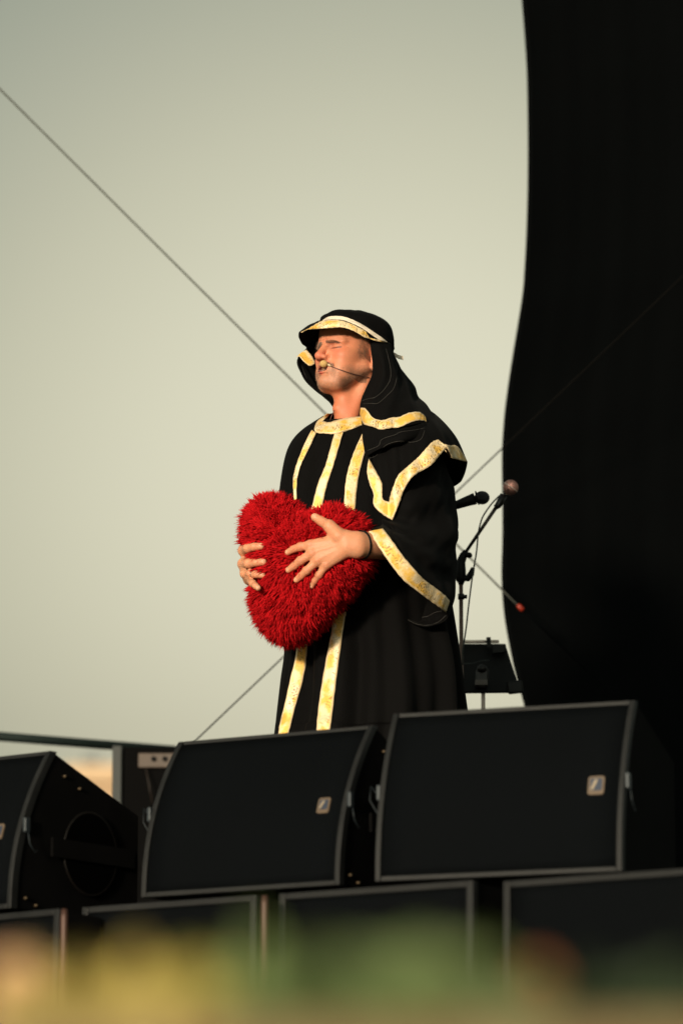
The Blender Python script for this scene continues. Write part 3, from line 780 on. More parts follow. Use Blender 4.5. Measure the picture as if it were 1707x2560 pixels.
# ================================================================== HEAD (implicit, own frame)
HS = 1.05
HYAW, HTILT, HROLL = R(50), R(6), R(0)
hc0 = at(880, 887, -.02)
fwd = Vector((-math.sin(HYAW), -math.cos(HYAW), 0)); lat = Vector((math.cos(HYAW), -math.sin(HYAW), 0)); upv = Vector((0, 0, 1))
rotT = Matrix.Rotation(-HTILT, 3, lat)          # chin up
fw = rotT @ fwd; uv_ = rotT @ upv
if fw.z < 0: rotT = Matrix.Rotation(HTILT, 3, lat); fw = rotT @ fwd; uv_ = rotT @ upv
HM = np.array([list(fw), list(lat), list(uv_)])   # rows = axes
hc0n = np.array(hc0)
ZA = [-.30, -.140, -.099, -.067, -.0345, -.0035, .013, .060, .30]; ZC = [-.307, -.147, -.106, -.072, -.0355, .000, .024, .060, .30]
def to_head(P):
    q = ((P - hc0n) @ HM.T) / HS; q[:, 2] = np.interp(q[:, 2], ZA, ZC); return q
def from_head(q):
    q = np.array(q, float); q[2] = np.interp(q[2], ZC, ZA); return Vector((q * HS) @ HM + hc0n)
def head_core(q):
    qa = q.copy(); qa[:, 1] = np.abs(q[:, 1])       # symmetric
    d = ell(q, (-.008, 0, .030), (.100, .077, .092))
    d = smin(d, ell(q, (.036, 0, -.030), (.058, .060, .082)), .030)
    d = smin(d, cap(qa, (.000, .058, -.050), (.060, .026, -.106), .016, .020), .030)
    d = smin(d, ell(q, (.062, 0, -.105), (.034, .030, .022)), .020)
    d = smin(d, sph(q, (.087, 0, -.106), .0165), .014)
    d = smin(d, ell(qa, (.056, .044, -.030), (.030, .022, .022)), .018)           # cheekbone
    d = smin(d, ell(qa, (.060, .034, -.070), (.026, .024, .028)), .020)           # cheek / jowl
    d = smin(d, cap(qa, (.088, .006, .021), (.074, .046, .017), .0120, .0105), .012)   # brow ridge
    d = smin(d, ell(q, (.062, 0, .055), (.036, .052, .042)), .024)                # forehead
    # sockets
    d = smax(d, -ell(qa, (.104, .032, .001), (.020, .020, .0135)), .013)
    # closed lids
    d = smin(d, ell(qa, (.0765, .0320, -.0010), (.0135, .0155, .0125)), .004)
    # muzzle
    d = smin(d, ell(q, (.078, 0, -.068), (.026, .030, .026)), .016)
    # nose
    nb = cap(q, (.093, 0, .010), (.112, 0, -.030), .0085, .0105)
    nb = smin(nb, sph(q, (.1140, 0, -.0355), .0115), .008)
    nb = smin(nb, ell(qa, (.1015, .0135, -.0380), (.0120, .0072, .0080)), .007)
    d = smin(d, nb, .010)
    d = smax(d, -ell(qa, (.1080, .0075, -.0490), (.0065, .0040, .0045)), .003)
    # nasolabial folds
    d = smax(d, -cap(qa, (.1000, .0210, -.0400), (.0880, .0330, -.0680), .0022, .0022), .006)
    # lips and parted mouth
    lipu = cap(qa, (.1035, .0, -.0640), (.0900, .0250, -.0700), .0050, .0030)
    lipl = cap(qa, (.1010, .0, -.0830), (.0890, .0230, -.0745), .0058, .0032)
    d = smin(d, lipu, .004); d = smin(d, lipl, .004)
    d = smax(d, -ell(q, (.1060, 0, -.0732), (.0190, .0190, .0080)), .003)
    # crease under the lower lip
    d = smax(d, -cap(qa, (.1020, 0, -.0905), (.0960, .016, -.0900), .0030, .0025), .006)
    # teeth
    d = smin(d, ell(q, (.0850, .002, -.0672), (.0080, .0100, .0022)), .001)
    # ear
    er = ell(qa, (-.020, .0800, -.022), (.0180, .0080, .0320)); er = smax(er, -ell(qa, (-.017, .0890, -.020), (.0100, .0055, .0190)), .004)
    er = smin(er, ell(qa, (-.012, .0800, -.050), (.0085, .0055, .0120)), .005)
    d = smin(d, er, .006)
    # crow's feet and glabella frown
    d = smax(d, -cap(qa, (.1010, .0060, .0100), (.0990, .0050, .0300), .0010, .0012), .004)
    d = smax(d, -cap(qa, (.0700, .0520, -.0010), (.0600, .0580, -.0040), .0008, .0008), .003)
    return d
NB = at(884, 1085, .02); NB = np.array(NB)
def body_f(P):
    q = to_head(P); h = head_core(q) * HS
    nk0 = np.array(from_head((-.030, 0, -.050))); nk1 = NB
    n = cap(P, nk0, nk1, .054, .056)
    n = smin(n, cap(P, np.array(from_head((.022, 0, -.095))), np.array(at(866, 1075, -.04)), .028, .034), .03)
    n = smin(n, cap(P, np.array(from_head((-.025, .050, -.060))), np.array(at(872, 1068, -.065)), .009, .008), .03)   # neck tendon
    n = smin(n, sph(P, np.array(from_head((.036, 0, -.170))), .010), .02)
    d = smin(h, n, .022)
    return d
def torso_f(P):
    d = cap(P, NB - np.array([0, -.01, .12]), NB - np.array([0, -.01, .62]), .105, .12)
    sR = np.array(at(1030, 1150, -.03)); sL = np.array(at(775, 1160, .03))
    d = smin(d, cap(P, sR, sL, .050, .045), .05)
    d = smin(d, cap(P, NB, NB - np.array([0, 0, .08]), .058, .075), .04)
    d = smin(d, cap(P, sR, ELB, .052, .044), .03)
    d = smin(d, cap(P, sL, EF, .050, .044), .03)
    for sx_, in ((-.09,), (.09,)):
        hip = np.array([NB[0] + sx_, .01, .93]); kn = np.array([NB[0] + sx_ * 1.1, -.01, .50]); an = np.array([NB[0] + sx_ * 1.15, .03, .09])
        d = smin(d, cap(P, hip, kn, .085, .058), .05); d = smin(d, cap(P, kn, an, .056, .038), .02)
        d = smin(d, cap(P, an + np.array([0, -.01, -.05]), an + np.array([-.03, -.17, -.055]), .036, .030), .02)
    return d
V = []; Fq = []; off = 0
def addpart(f, lo, hi, h):
    global off
    v, q = mesh_sdf(f, lo, hi, h); V.append(v); Fq.append(q + off); off += len(v); return v
c0 = hc0n
addpart(lambda P: smin(body_f(P), torso_f(P) + .0, .03), c0 + [-.20, -.20, -.27], c0 + [.20, .20, .16], .0019)
nhead = off
lo = np.minimum.reduce([FG[k][0][3] for k in range(5)]) - .03; hi = np.array([WR[0] + .16, ELB[1] - .02, WR[2] + .11])
addpart(lambda P: smin(hand_near(P), arm_near(P), .012), np.array([lo[0], lo[1] - .04, lo[2] - .02]), hi, .0017)
lo = np.minimum.reduce([F[0][k] for F in FH for k in range(4)]) - .03; hi = np.maximum(WF, FH[0][0][3]) + .05
addpart(hand_far, lo, hi + [.02, .0, .02], .0018)
addpart(lambda P: np.minimum(np.minimum(torso_f(P), smin(arm_near(P), torso_f(P), .03)), hand_far(P)), np.array([-.30, -.33, .0]), np.array([.35, .25, NB[2] + .03]), .010)
V = np.concatenate(V); Fq = np.concatenate(Fq)

# ---- skin colours (ruddy zones, stubble, lips, brows; eye and jaw shade painted in)
q = to_head(V); qa = q.copy(); qa[:, 1] = np.abs(qa[:, 1])
base = np.array([.66, .245, .130]); colr = np.tile(base, (len(V), 1))
def blend(mask, c):
    global colr
    colr = colr * (1 - mask[:, None]) + np.array(c) * mask[:, None]
def gs(d, s): return np.exp(-np.clip(d, 0, None) ** 2 / (2 * s * s))
ishead = (np.linalg.norm((V - hc0n), axis=1) < .22)
def nzz(P, s, ph=0):
    return np.sin(P[:, 0] * s + ph) * np.sin(P[:, 1] * s * 1.3 + 1 + ph) * np.sin(P[:, 2] * s * .9 + 2 + ph)
red = np.maximum(gs(sph(q, (.113, 0, -.036), 0), .013), .75 * gs(sph(qa, (.078, .038, -.026), 0), .016)); blend(red * .75 * ishead, (.62, .14, .09))
blend((gs(sph(q, (.08, 0, .06), 0), .03) * .35 + .25 * nzz(V, 90)).clip(0, 1) * ishead, (.60, .21, .12))
blend(gs(np.abs(nzz(V, 40, 3)) * .1, .02) * .12, (.45, .15, .10))
neckm = ishead * np.clip((-.12 - q[:, 2]) / .03, 0, 1); blend(neckm * .7, (.58, .165, .075))
lips = np.minimum(cap(qa, (.1040, .0, -.0640), (.0900, .0250, -.0700), .0035, .0015), cap(qa, (.1015, .0, -.0830), (.0890, .0230, -.0745), .0045, .0020))
blend(np.clip(1 - lips / .0022, 0, 1) * ishead * .85, (.48, .085, .07))
mouth = ell(q, (.1000, 0, -.0718), (.0120, .0190, .0046)); blend((ell(q, (.098, 0, -.0735), (.0160, .0195, .0070)) < .0008) * ishead * 1.0, (.10, .012, .010))
teeth = (q[:, 0] > .085) & (q[:, 1] > -.008) & (np.abs(q[:, 2] + .0688) < .0016) & (np.abs(q[:, 1]) < .013) & (q[:, 2] > -.0705) & (q[:, 2] < -.0655) & (q[:, 0] < .0998) & (q[:, 0] > .096 - .02); blend(teeth * ishead * .8, (.50, .36, .22))
lz0 = -.0075 + 9.0 * (qa[:, 1] - .033) ** 2; blend(np.clip(1.9 - np.abs(q[:, 2] - lz0) / .0011, 0, 1) * (np.abs(qa[:, 1] - .034) < .0150) * (q[:, 0] > .066) * ishead * .95, (.085, .030, .020))
lz1 = .0065 + -6.0 * (qa[:, 1] - .033) ** 2; blend(np.clip(1.4 - np.abs(q[:, 2] - lz1) / .0012, 0, 1) * (np.abs(qa[:, 1] - .032) < .013) * (q[:, 0] > .07) * ishead * .75, (.26, .085, .05)); blend(gs(ell(qa, (.088, .017, .004), (.006, .005, .007)), .006) * ishead * .55, (.33, .09, .05)); blend(gs(np.abs(q[:, 2] + .016 + .25 * (qa[:, 1] - .030)), .0016) * (np.abs(qa[:, 1] - .033) < .016) * (q[:, 0] > .07) * ishead * .35, (.42, .12, .08))  # lid crease, inner corner and under-eye fold: shade painted into the skin
sock_shade = gs(ell(qa, (.090, .030, .006), (.004, .014, .004)), .005) * .30; blend(sock_shade * ishead, (.42, .15, .09))  # orbital shading painted round the eyes
# beard zone
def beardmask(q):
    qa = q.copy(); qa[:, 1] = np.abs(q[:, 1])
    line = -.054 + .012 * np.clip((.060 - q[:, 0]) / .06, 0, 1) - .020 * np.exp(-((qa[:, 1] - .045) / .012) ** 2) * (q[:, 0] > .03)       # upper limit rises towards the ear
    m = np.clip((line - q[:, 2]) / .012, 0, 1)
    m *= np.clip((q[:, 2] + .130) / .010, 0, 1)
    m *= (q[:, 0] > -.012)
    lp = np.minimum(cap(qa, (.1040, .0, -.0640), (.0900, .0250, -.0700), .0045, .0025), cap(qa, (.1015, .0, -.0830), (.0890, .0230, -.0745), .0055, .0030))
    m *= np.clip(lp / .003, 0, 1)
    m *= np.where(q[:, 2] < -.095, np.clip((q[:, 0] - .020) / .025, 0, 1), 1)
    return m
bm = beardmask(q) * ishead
spk = rng.random(len(V)); cheek = np.clip(1 - np.abs(q[:, 1] - .055) / .03, 0, 1)
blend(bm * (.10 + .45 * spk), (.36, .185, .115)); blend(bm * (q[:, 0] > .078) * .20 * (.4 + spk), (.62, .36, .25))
mous = ishead * (qa[:, 1] < .036) * (q[:, 0] > .07) * np.clip(1 - np.abs(q[:, 2] + .0555 + .35 * np.clip(qa[:, 1] - .012, 0, 1)) / .009, 0, 1) * np.clip(np.minimum(cap(qa, (.1040, .0, -.0640), (.0900, .0250, -.0700), .0035, .0015), 9) / .002, 0, 1)
jaw = bm * np.clip((.066 - q[:, 0]) / .02, 0, 1) * np.clip((-.062 - q[:, 2]) / .02, 0, 1); blend(np.clip(jaw * (.50 + .4 * spk), 0, 1), (.16, .085, .055))  # jaw line: dark stubble mixed with painted shade
mous = mous * (ell(q, (.1000, 0, -.0722), (.0180, .0215, .0068)) > .0005)
blend(np.clip(mous * (.70 + .4 * spk), 0, 1), (.13, .08, .06)); blend(np.clip(1 - sph(qa, (.084, .033, -.078), .004) / .010, 0, 1) * ishead * .45, (.20, .11, .075))
blend(bm * np.clip((-.092 - q[:, 2]) / .012, 0, 1) * np.clip((.085 - q[:, 0]) / .02, 0, 1) * .75, (.10, .05, .032))  # under the jaw: dark stubble, with shade put into the same colour
tm = ishead * np.clip((.050 - q[:, 0]) / .02, 0, 1) * np.clip((q[:, 2] + .050) / .035, 0, 1) * (.35 + .65 * rng.random(len(V))) * np.clip(1 - ell(qa, (-.006, .083, -.014), (.022, .016, .036)) * -80, 0, 1) * (ell(qa, (-.006, .083, -.014), (.022, .014, .034)) > 0)
blend(tm * .6, (.10, .06, .04))
brow = np.minimum(cap(qa, (.0985, .0110, .0165), (.0925, .0300, .0155), .0038, .0036), cap(qa, (.0925, .0300, .0155), (.0740, .0490, .0060), .0034, .0018))
blend(np.clip(1 - brow / .003, 0, 1) * ishead * .25, (.22, .13, .09))
# hands a bit paler on the fingers, nails
for c_, dv, rr in nails:
    dd = np.linalg.norm((V - c_) * 1.0, axis=1); blend(np.clip((rr * .72 - dd) / .0012, 0, 1) * .95, (.86, .60, .46))
hm = (~ishead) & (V[:, 1] < -.2)
blend(hm * .75, (.66, .300, .165))
vein = hm * np.clip(1 - np.abs(np.sin(V[:, 0] * 120 + V[:, 2] * 160 + 1.5 * np.sin(V[:, 0] * 60))) * 3.0, 0, 1); blend(vein * .22, (.45, .22, .16))
for (P, rs) in FG[:4]:
    for k in (0, 1, 2):
        dd = np.linalg.norm(V - (P[k] + np.array([0, -rs[k] * .8, 0])), axis=1); blend(gs(dd, .006) * .65, (.58, .17, .09))
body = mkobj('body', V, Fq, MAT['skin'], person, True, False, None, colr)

# ---- hair strands: short grey beard, eyebrows, cropped temple hair
def strands(name, roots, dirs, lens, rad, cols, mat, parent, segs=3, curl=.3, grav=0., sides=3):
    n = len(roots); ring = np.arange(sides) * 2 * np.pi / sides
    d = dirs / np.linalg.norm(dirs, axis=1, keepdims=True)
    a = np.cross(d, np.array([0.3, .1, 1.0])); a /= np.maximum(np.linalg.norm(a, axis=1, keepdims=True), 1e-6); b = np.cross(d, a)
    bend = rng.normal(size=(n, 3)) * curl + np.array([0, 0, -grav])
    VV = np.zeros((n, segs * sides + 1, 3)); 
    for s in range(segs):
        t = s / segs; c = roots + (d * t + bend * t * t) * lens[:, None]
        r = rad * (1 - .55 * t)
        for k in range(sides): VV[:, s * sides + k] = c + (a * math.cos(ring[k]) + b * math.sin(ring[k])) * (r if np.ndim(r) == 0 else r[:, None])
    VV[:, -1] = roots + (d + bend) * lens[:, None]
    fq = []
    for s in range(segs - 1):
        for k in range(sides): fq.append((s * sides + k, s * sides + (k + 1) % sides, (s + 1) * sides + (k + 1) % sides, (s + 1) * sides + k))
    ft = [((segs - 1) * sides + k, (segs - 1) * sides + (k + 1) % sides, segs * sides) for k in range(sides)]
    st = VV.shape[1]; o0 = (np.arange(n) * st)[:, None, None]
    F = (np.array(fq)[None] + o0).reshape(-1, 4).tolist() + (np.array(ft)[None] + o0).reshape(-1, 3).tolist()
    cc = np.repeat(cols, st, axis=0)
    return mkobj(name, VV.reshape(-1, 3), F, mat, parent, False, False, None, cc)
hvx = V[:nhead]; hq = q[:nhead]
# vertex normals of the head from gradient
def grad(f, P, e=.0008):
    g_ = np.stack([f(P + np.eye(3)[k] * e) - f(P - np.eye(3)[k] * e) for k in range(3)], 1); return g_ / np.maximum(np.linalg.norm(g_, axis=1, keepdims=True), 1e-9)
bmh = (np.maximum(bm, mous * 1.2) * (ell(q, (.100, 0, -.0735), (.020, .0235, .0100)) > 0))[:nhead]; idx = np.where(rng.random(nhead) < bmh * .30)[0]; idx = rng.permutation(idx)[:8000]
P0 = hvx[idx]; nrm = grad(body_f, P0)
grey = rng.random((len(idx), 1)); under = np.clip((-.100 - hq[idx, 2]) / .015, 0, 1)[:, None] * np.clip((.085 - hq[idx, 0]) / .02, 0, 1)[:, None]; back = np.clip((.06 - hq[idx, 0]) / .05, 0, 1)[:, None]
ccs = np.where(grey > .62, np.array([.50, .33, .22]) * (.6 + .6 * grey), np.array([.13, .07, .045]) * (.7 + grey)); dk = np.array([.10, .055, .032]); mixk = np.clip(under * .8 + back * .35, 0, 1) * (grey < .8); ccs = ccs * (1 - mixk) + dk * mixk  # strands under the jaw: brown hair darkened further by painted shade
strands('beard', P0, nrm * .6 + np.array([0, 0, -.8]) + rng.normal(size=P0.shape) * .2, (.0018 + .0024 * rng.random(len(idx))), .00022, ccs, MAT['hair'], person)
bi = np.where((brow[:nhead] < .0015) & ishead[:nhead])[0]; bi = rng.choice(bi, min(len(bi), 900), replace=False)
P0 = hvx[bi]; nrm = grad(body_f, P0); latd = np.sign(hq[bi, 1])[:, None] * HM[1][None]
strands('eyebrows', P0, nrm * .55 + latd * .9 + HM[2] * .25 + rng.normal(size=P0.shape) * .15, .006 + .004 * rng.random(len(bi)), .00028, np.array([.20, .135, .10]) * (.6 + .9 * rng.random((len(bi), 1))), MAT['hair'], person)
ti = np.where((tm[:nhead] > .5) & (np.abs(hq[:, 1]) > .04))[0]; ti = rng.choice(ti, min(len(ti), 3500), replace=False)
P0 = hvx[ti]; nrm = grad(body_f, P0)
strands('hair', P0, nrm * .35 - HM[0] * .6 - HM[2] * .7 + rng.normal(size=P0.shape) * .12, .008 + .006 * rng.random(len(ti)), .0003, np.array([.11, .065, .042]) * (.5 + 1.3 * rng.random((len(ti), 1))), MAT['hair'], person)
# eyelashes line
# ---- bracelet
wb = at(918, 1364, WR[1] + .035)
mb = MB(); ax = (ELB - WR); ax = Vector(ax / np.linalg.norm(ax)); ctr = Vector(WR) + ax * .020
aa_ = ax.cross(Vector((0, 0, 1))).normalized(); bb_ = aa_.cross(ax).normalized()
pts = [ctr + aa_ * .0290 * math.cos(t) + bb_ * .0385 * math.sin(t) for t in np.linspace(0, 2 * math.pi, 41)]
mb.tube(pts, .0026, 8, False); mb.tube([p + ax * .0042 for p in pts], .0026, 8, False)
br_ = mb.build('wristband', MAT['blackplastic'], person, True)
# ring on far hand
mb = MB(); P = FH[2][0]; c = Vector((P[1] + P[2]) / 2); ax = Vector(P[2] - P[1]).normalized(); a1 = ax.orthogonal().normalized(); b1 = ax.cross(a1)
mb.tube([c + (a1 * math.cos(t) + b1 * math.sin(t)) * .0115 for t in np.linspace(0, 2 * math.pi, 25)], .0011, 6, False); mb.build('finger_ring', MAT['steel'], person, True)

# ---- red fur
hvn = None
areas = []; tri = []
for qd in hf: tri.append((qd[0], qd[1], qd[2])); tri.append((qd[0], qd[2], qd[3]))
tri = np.array(tri); A_, B_, C_ = hv[tri[:, 0]], hv[tri[:, 1]], hv[tri[:, 2]]
ar = np.linalg.norm(np.cross(B_ - A_, C_ - A_), axis=1)
NF = 30000
ch = rng.choice(len(tri), NF, p=ar / ar.sum()); r1 = np.sqrt(rng.random((NF, 1))); r2 = rng.random((NF, 1))
P0 = A_[ch] * (1 - r1) + B_[ch] * r1 * (1 - r2) + C_[ch] * r1 * r2
nf = grad(lambda P: heart_f(P), P0, .004)
ql = P0 - np.array(hc); lx = ql @ np.array(hr); lz = ql @ np.array(hu)
# comb direction: away from the upper middle, drooping lower down, clumped
rad2 = np.stack([lx, lz - .03], 1); rl = np.linalg.norm(rad2, axis=1, keepdims=True); rad2 = rad2 / np.maximum(rl, .03)
comb = rad2[:, :1] * np.array(hr)[None] + rad2[:, 1:] * np.array(hu)[None]
cl = rng.normal(size=(900, 3)); cen = P0[rng.choice(NF, 900)]
# nearest clump
near = np.zeros(NF, int)
for s in range(0, NF, 2000):
    dd = ((P0[s:s + 2000, None, :] - cen[None]) ** 2).sum(-1); near[s:s + 2000] = dd.argmin(1)
dirs = nf * .75 + comb * .55 + cl[near] * .32 + rng.normal(size=P0.shape) * .13 + np.array([0, 0, -.35]) * np.clip(.5 - lz * 4, .2, 1)[:, None]
ln = (.028 + .018 * rng.random(NF)) * np.where(np.abs(ql @ np.array(hn)) < .03, .85, 1.0)
dn = dirs / np.linalg.norm(dirs, axis=1, keepdims=True)
# keep fur clear of the hands resting on it
keep = np.ones(NF, bool)
vd = P0 - np.array(CAM); vd /= np.linalg.norm(vd, axis=1, keepdims=True)
lnc = ln.copy()
for t in (.35, .7, 1.0):
    pt = P0 + dn * (ln * t)[:, None]
    hd = np.minimum(hands(pt), arm_near(pt))
    keep &= hd > .0005
    for s in (.008, .016, .026, .038):
        pp = pt + vd * s; hd2 = np.minimum(hands(pp), arm_near(pp)); keep &= ~((hd2 < -.0015) & (rng.random(NF) < .97))
keep &= np.minimum(hands(P0), arm_near(P0)) > -.002
# fur pressed flat beside and under the hands: short tufts lying along the surface
alt = ~keep; dflat = dn - nf * ((dn * nf).sum(1, keepdims=True)) * .75; dflat /= np.linalg.norm(dflat, axis=1, keepdims=True)
ok2 = alt & (np.minimum(hands(P0), arm_near(P0)) > .0005)
for t in (.5, 1.0):
    pt = P0 + dflat * (ln * .45 * t)[:, None]; ok2 &= np.minimum(hands(pt), arm_near(pt)) > .0
    pp = pt + vd * .007; ok2 &= np.minimum(hands(pp), arm_near(pp)) > -.001
dn[ok2] = dflat[ok2]; ln[ok2] *= .45; keep |= ok2
P0 = P0[keep]; dn = dn[keep]; lnk = ln[keep]; nk = keep.sum()
fc_ = np.array([.54, .009, .013]) * (.80 + .35 * rng.random((nk, 1))) * (0.85 + .25 * rng.random((900, 1))[near[keep]])
fo = strands('fur', P0, dn, lnk, .0015 + .0008 * rng.random(nk), fc_, MAT['fur'], heart, segs=4, curl=.10, grav=.16, sides=4); fo.data.shade_smooth()

# ================================================================== HAT, HEAD DRAPE, CAPE
hat = None
def ring16(c, wv, Y, D, dip): # left end = c-w ; near = -D with dip
    out = []
    for k in range(16):
        a = 2 * math.pi * k / 16; cc = -math.cos(a); s = math.sin(a)
        out.append((c[0] + cc * wv[0], c[1] + cc * wv[1] + dip * s, Y - D * s))
    return out
HYc = -.02
crown = [ring16((892, 838), (93, 31), HYc, .120, -30), ring16((894, 821), (91, 25), HYc, .118, -28), ring16((896, 805), (84, 17), HYc, .106, -23),
         ring16((896, 793), (68, 11), HYc, .086, -16), ring16((893, 784), (44, 6), HYc, .055, -9), ring16((893, 780), (14, 2), HYc, .018, -3)]
GC = net(W3(crown), 40, 96, False, True)
uu = np.linspace(0, 1, 40)[:, None]; aa = np.linspace(0, 2 * np.pi, 96, endpoint=False)[None]
cc_ = GC.mean(axis=(0, 1)); dv = GC - cc_; dv /= np.linalg.norm(dv, axis=-1, keepdims=True)
GC = GC + dv * (.0022 * np.sin(aa * 5 + uu * 7) * np.sin(uu * np.pi) + .0012 * np.sin(aa * 11 + 2 * uu))[..., None]
cvv = GC.reshape(-1, 3); cff = grid_faces(40, 96, False, True, True); cff.append(tuple(range(39 * 96, 40 * 96)))
hat = mkobj('hood_hat', cvv, cff, MAT['cloth'], person)
bvh_crown = BVHTree.FromPolygons([Vector(v) for v in cvv], cff)
# brim: inner ring follows the band, outer edge explicit
inner = ring16((892, 839), (92.5, 31), HYc, .1175, -30)
outer = [(747,836,-.045),(762,826,-.115),(782,821,-.155),(806,819,-.180),(832,818,-.190),(860,819,-.190),(888,830,-.178),(915,845,-.165),
         (984,872,-.02),(975,868,.06),(930,868,.115),(880,872,.130),(830,885,.130),(786,890,.105),(766,872,.065),(752,853,.010)]
outer[7] = (913, 844, -.165)
# put two more on the right: resample by angle
outer_d = [(747,836,-.035),(760,827,-.085),(782,822,-.125),(808,820,-.150),(836,818,-.164),(862,820,-.167),(888,830,-.162),(910,843,-.152),(945,853,-.128),(968,857,-.080),
         (986,872,-.02),(975,868,.06),(930,868,.115),(880,872,.130),(830,885,.130),(786,890,.105),(766,872,.065),(752,853,.010)]
inner_d = []
for k in range(18):
    a = 2 * math.pi * (k / 20 if k < 10 else .5 + (k - 10) / 16); c_ = -math.cos(a); s = math.sin(a)
    inner_d.append((892 + c_ * 92.8, 839 + c_ * 31 - 30 * s, HYc - .119 * s))
mid = [((a[0] * .5 + b[0] * .5), (a[1] * .5 + b[1] * .5) - (5 if k < 8 else 0), a[2] * .5 + b[2] * .5) for k, (a, b) in enumerate(zip(inner_d, outer_d))]
GB = net(W3([inner_d, mid, outer_d]), 14, 110, False, True)
ph = np.linspace(0, 2 * np.pi, 110, endpoint=False)[None]; uu = np.linspace(0, 1, 14)[:, None]
GB[..., 2] += .0016 * np.sin(ph * 17) * uu + .0025 * np.sin(ph * 9 + 1) * uu
bvv = GB.reshape(-1, 3); bff = grid_faces(14, 110, False, True, False)
brim = mkobj('brim', bvv, bff, MAT['cloth'], hat); mod_solid(brim, .003)
bvh_brim = BVHTree.FromPolygons([Vector(v) for v in bvv], bff)
def c1p(L_): return [(720 + .21684 * a, 750 + .21684 * b) for a, b in L_]
ribbon('brim_trim', [bvh_brim, bvh_crown], c1p([(150,368),(230,330),(330,270),(400,238),(560,228),(700,262),(830,322),(890,356),(925,415)]), c1p([(155,375),(235,337),(380,328),(500,320),(620,314),(740,347),(830,397),(885,430),(935,440)]), hat, n=90, wob=.35, off=.007)
ribbon('brim_trim', [bvh_brim, bvh_crown], c1p([(935,432),(990,446),(1050,455),(1110,468),(1138,478)]), c1p([(935,442),(990,462),(1050,478),(1100,485),(1142,486)]), hat, n=30, m=4, wob=.2, off=.004)
ribbon('hat_band', [bvh_brim, bvh_crown], c1p([(400,232),(450,198),(530,182),(640,190),(750,228),(870,290),(1000,375),(1080,430),(1142,480)]), c1p([(400,242),(450,226),(530,222),(640,232),(740,268),(860,328),(980,412),(1050,455),(1130,486)]), hat, mat=MAT['white_tape'], n=80, wob=.15, off=.008)
# knotted tail of the band behind the hat
mb = MB(); mb.box((-.012, -.002, -.006), (.012, .002, .006)); 
tp = at(996, 893, .04)
pts = [at(978, 880, -.01), at(985, 886, .0), at(996, 892, .0), at(1008, 895, .0)]
vv = []; 
for i, p in enumerate(pts):
    hh = [.003, .006, .0055, .0055][i]; vv += [p + Vector((0, -.002, hh)), p + Vector((0, -.002, -hh)), p + Vector((0, .001, -hh)), p + Vector((0, .001, hh))]
ff = []
for i in range(3):
    for k in range(4): ff.append((i * 4 + k, i * 4 + (k + 1) % 4, i * 4 + 4 + (k + 1) % 4, i * 4 + 4 + k))
ff += [(3, 2, 1, 0), (12, 13, 14, 15)]
mkobj('band_tail', vv, ff, MAT['white_tape'], hat, False)

# ---- drape: from hat, round the back of the head, near front edge to far front edge
drape_rows = [
 [(924,846,-.118),(945,850,-.118),(965,854,-.095),(980,862,-.050),(984,868,.010),(962,860,.090),(905,850,.115),(845,850,.105),(798,866,.080),(780,866,.060),(772,864,.045)],
 [(928,880,-.118),(952,880,-.130),(974,880,-.105),(980,882,-.050),(984,886,.015),(970,882,.100),(905,880,.130),(845,880,.120),(796,884,.090),(770,884,.070),(757,880,.050)],
 [(931,908,-.116),(956,910,-.142),(980,910,-.118),(990,908,-.060),(995,912,.020),(980,908,.110),(905,908,.140),(830,908,.125),(780,908,.095),(754,905,.070),(742,896,.045)],
 [(929,938,-.114),(958,940,-.152),(988,940,-.132),(1003,938,-.070),(1012,940,.020),(990,936,.115),(915,936,.150),(830,938,.130),(785,936,.100),(762,932,.075),(749,924,.055)],
 [(918,965,-.120),(952,968,-.168),(990,968,-.152),(1020,966,-.085),(1030,966,.015),(1000,962,.120),(920,962,.155),(840,965,.135),(800,965,.105),(780,960,.080),(765,952,.065)],
 [(905,994,-.128),(945,998,-.188),(990,996,-.182),(1030,994,-.110),(1041,992,.0),(1012,990,.125),(930,990,.162),(860,992,.140),(826,990,.112),(806,986,.090),(792,978,.075)],
 [(899,1018,-.140),(938,1024,-.205),(985,1022,-.215),(1040,1014,-.150),(1066,1012,-.03),(1040,1012,.11),(950,1012,.168),(880,1015,.145),(850,1012,.122),(832,1008,.100),(820,1000,.085)],
 [(901,1037,-.165),(932,1067,-.232),(980,1070,-.258),(1062,1056,-.215),(1092,1050,-.06),(1066,1045,.10),(970,1040,.175),(890,1038,.15),(862,1030,.13),(845,1026,.110),(836,1020,.095)]]
GD = net(W3(drape_rows), 70, 120)
uu = np.linspace(0, 1, 70)[:, None]; vv_ = np.linspace(0, 1, 120)[None]
outw = GD - GD.mean(axis=1, keepdims=True); outw[..., 2] = 0; outw /= np.maximum(np.linalg.norm(outw, axis=-1, keepdims=True), 1e-6)
GD = GD + outw * ((.004 * np.sin(vv_ * 60 + uu * 5) + .0025 * np.sin(vv_ * 31 - uu * 8)) * np.clip(uu * 2.5, 0, 1))[..., None]
dvv = GD.reshape(-1, 3); dff = grid_faces(70, 120)
drape = mkobj('head_drape', dvv, dff, MAT['cloth'], person); mod_solid(drape, .0028)
bvh_drape = BVHTree.FromPolygons([Vector(v) for v in dvv], dff)
ribbon('drape_trim', [bvh_drape], C2([(668,118),(705,125),(760,192),(830,212),(900,192),(960,187),(1030,157),(1105,150),(1148,178),(1160,205)]), C2([(662,165),(690,238),(760,262),(820,282),(900,270),(960,265),(1040,230),(1100,214),(1145,216),(1162,222)]), drape, n=90, Yfb=-.24)
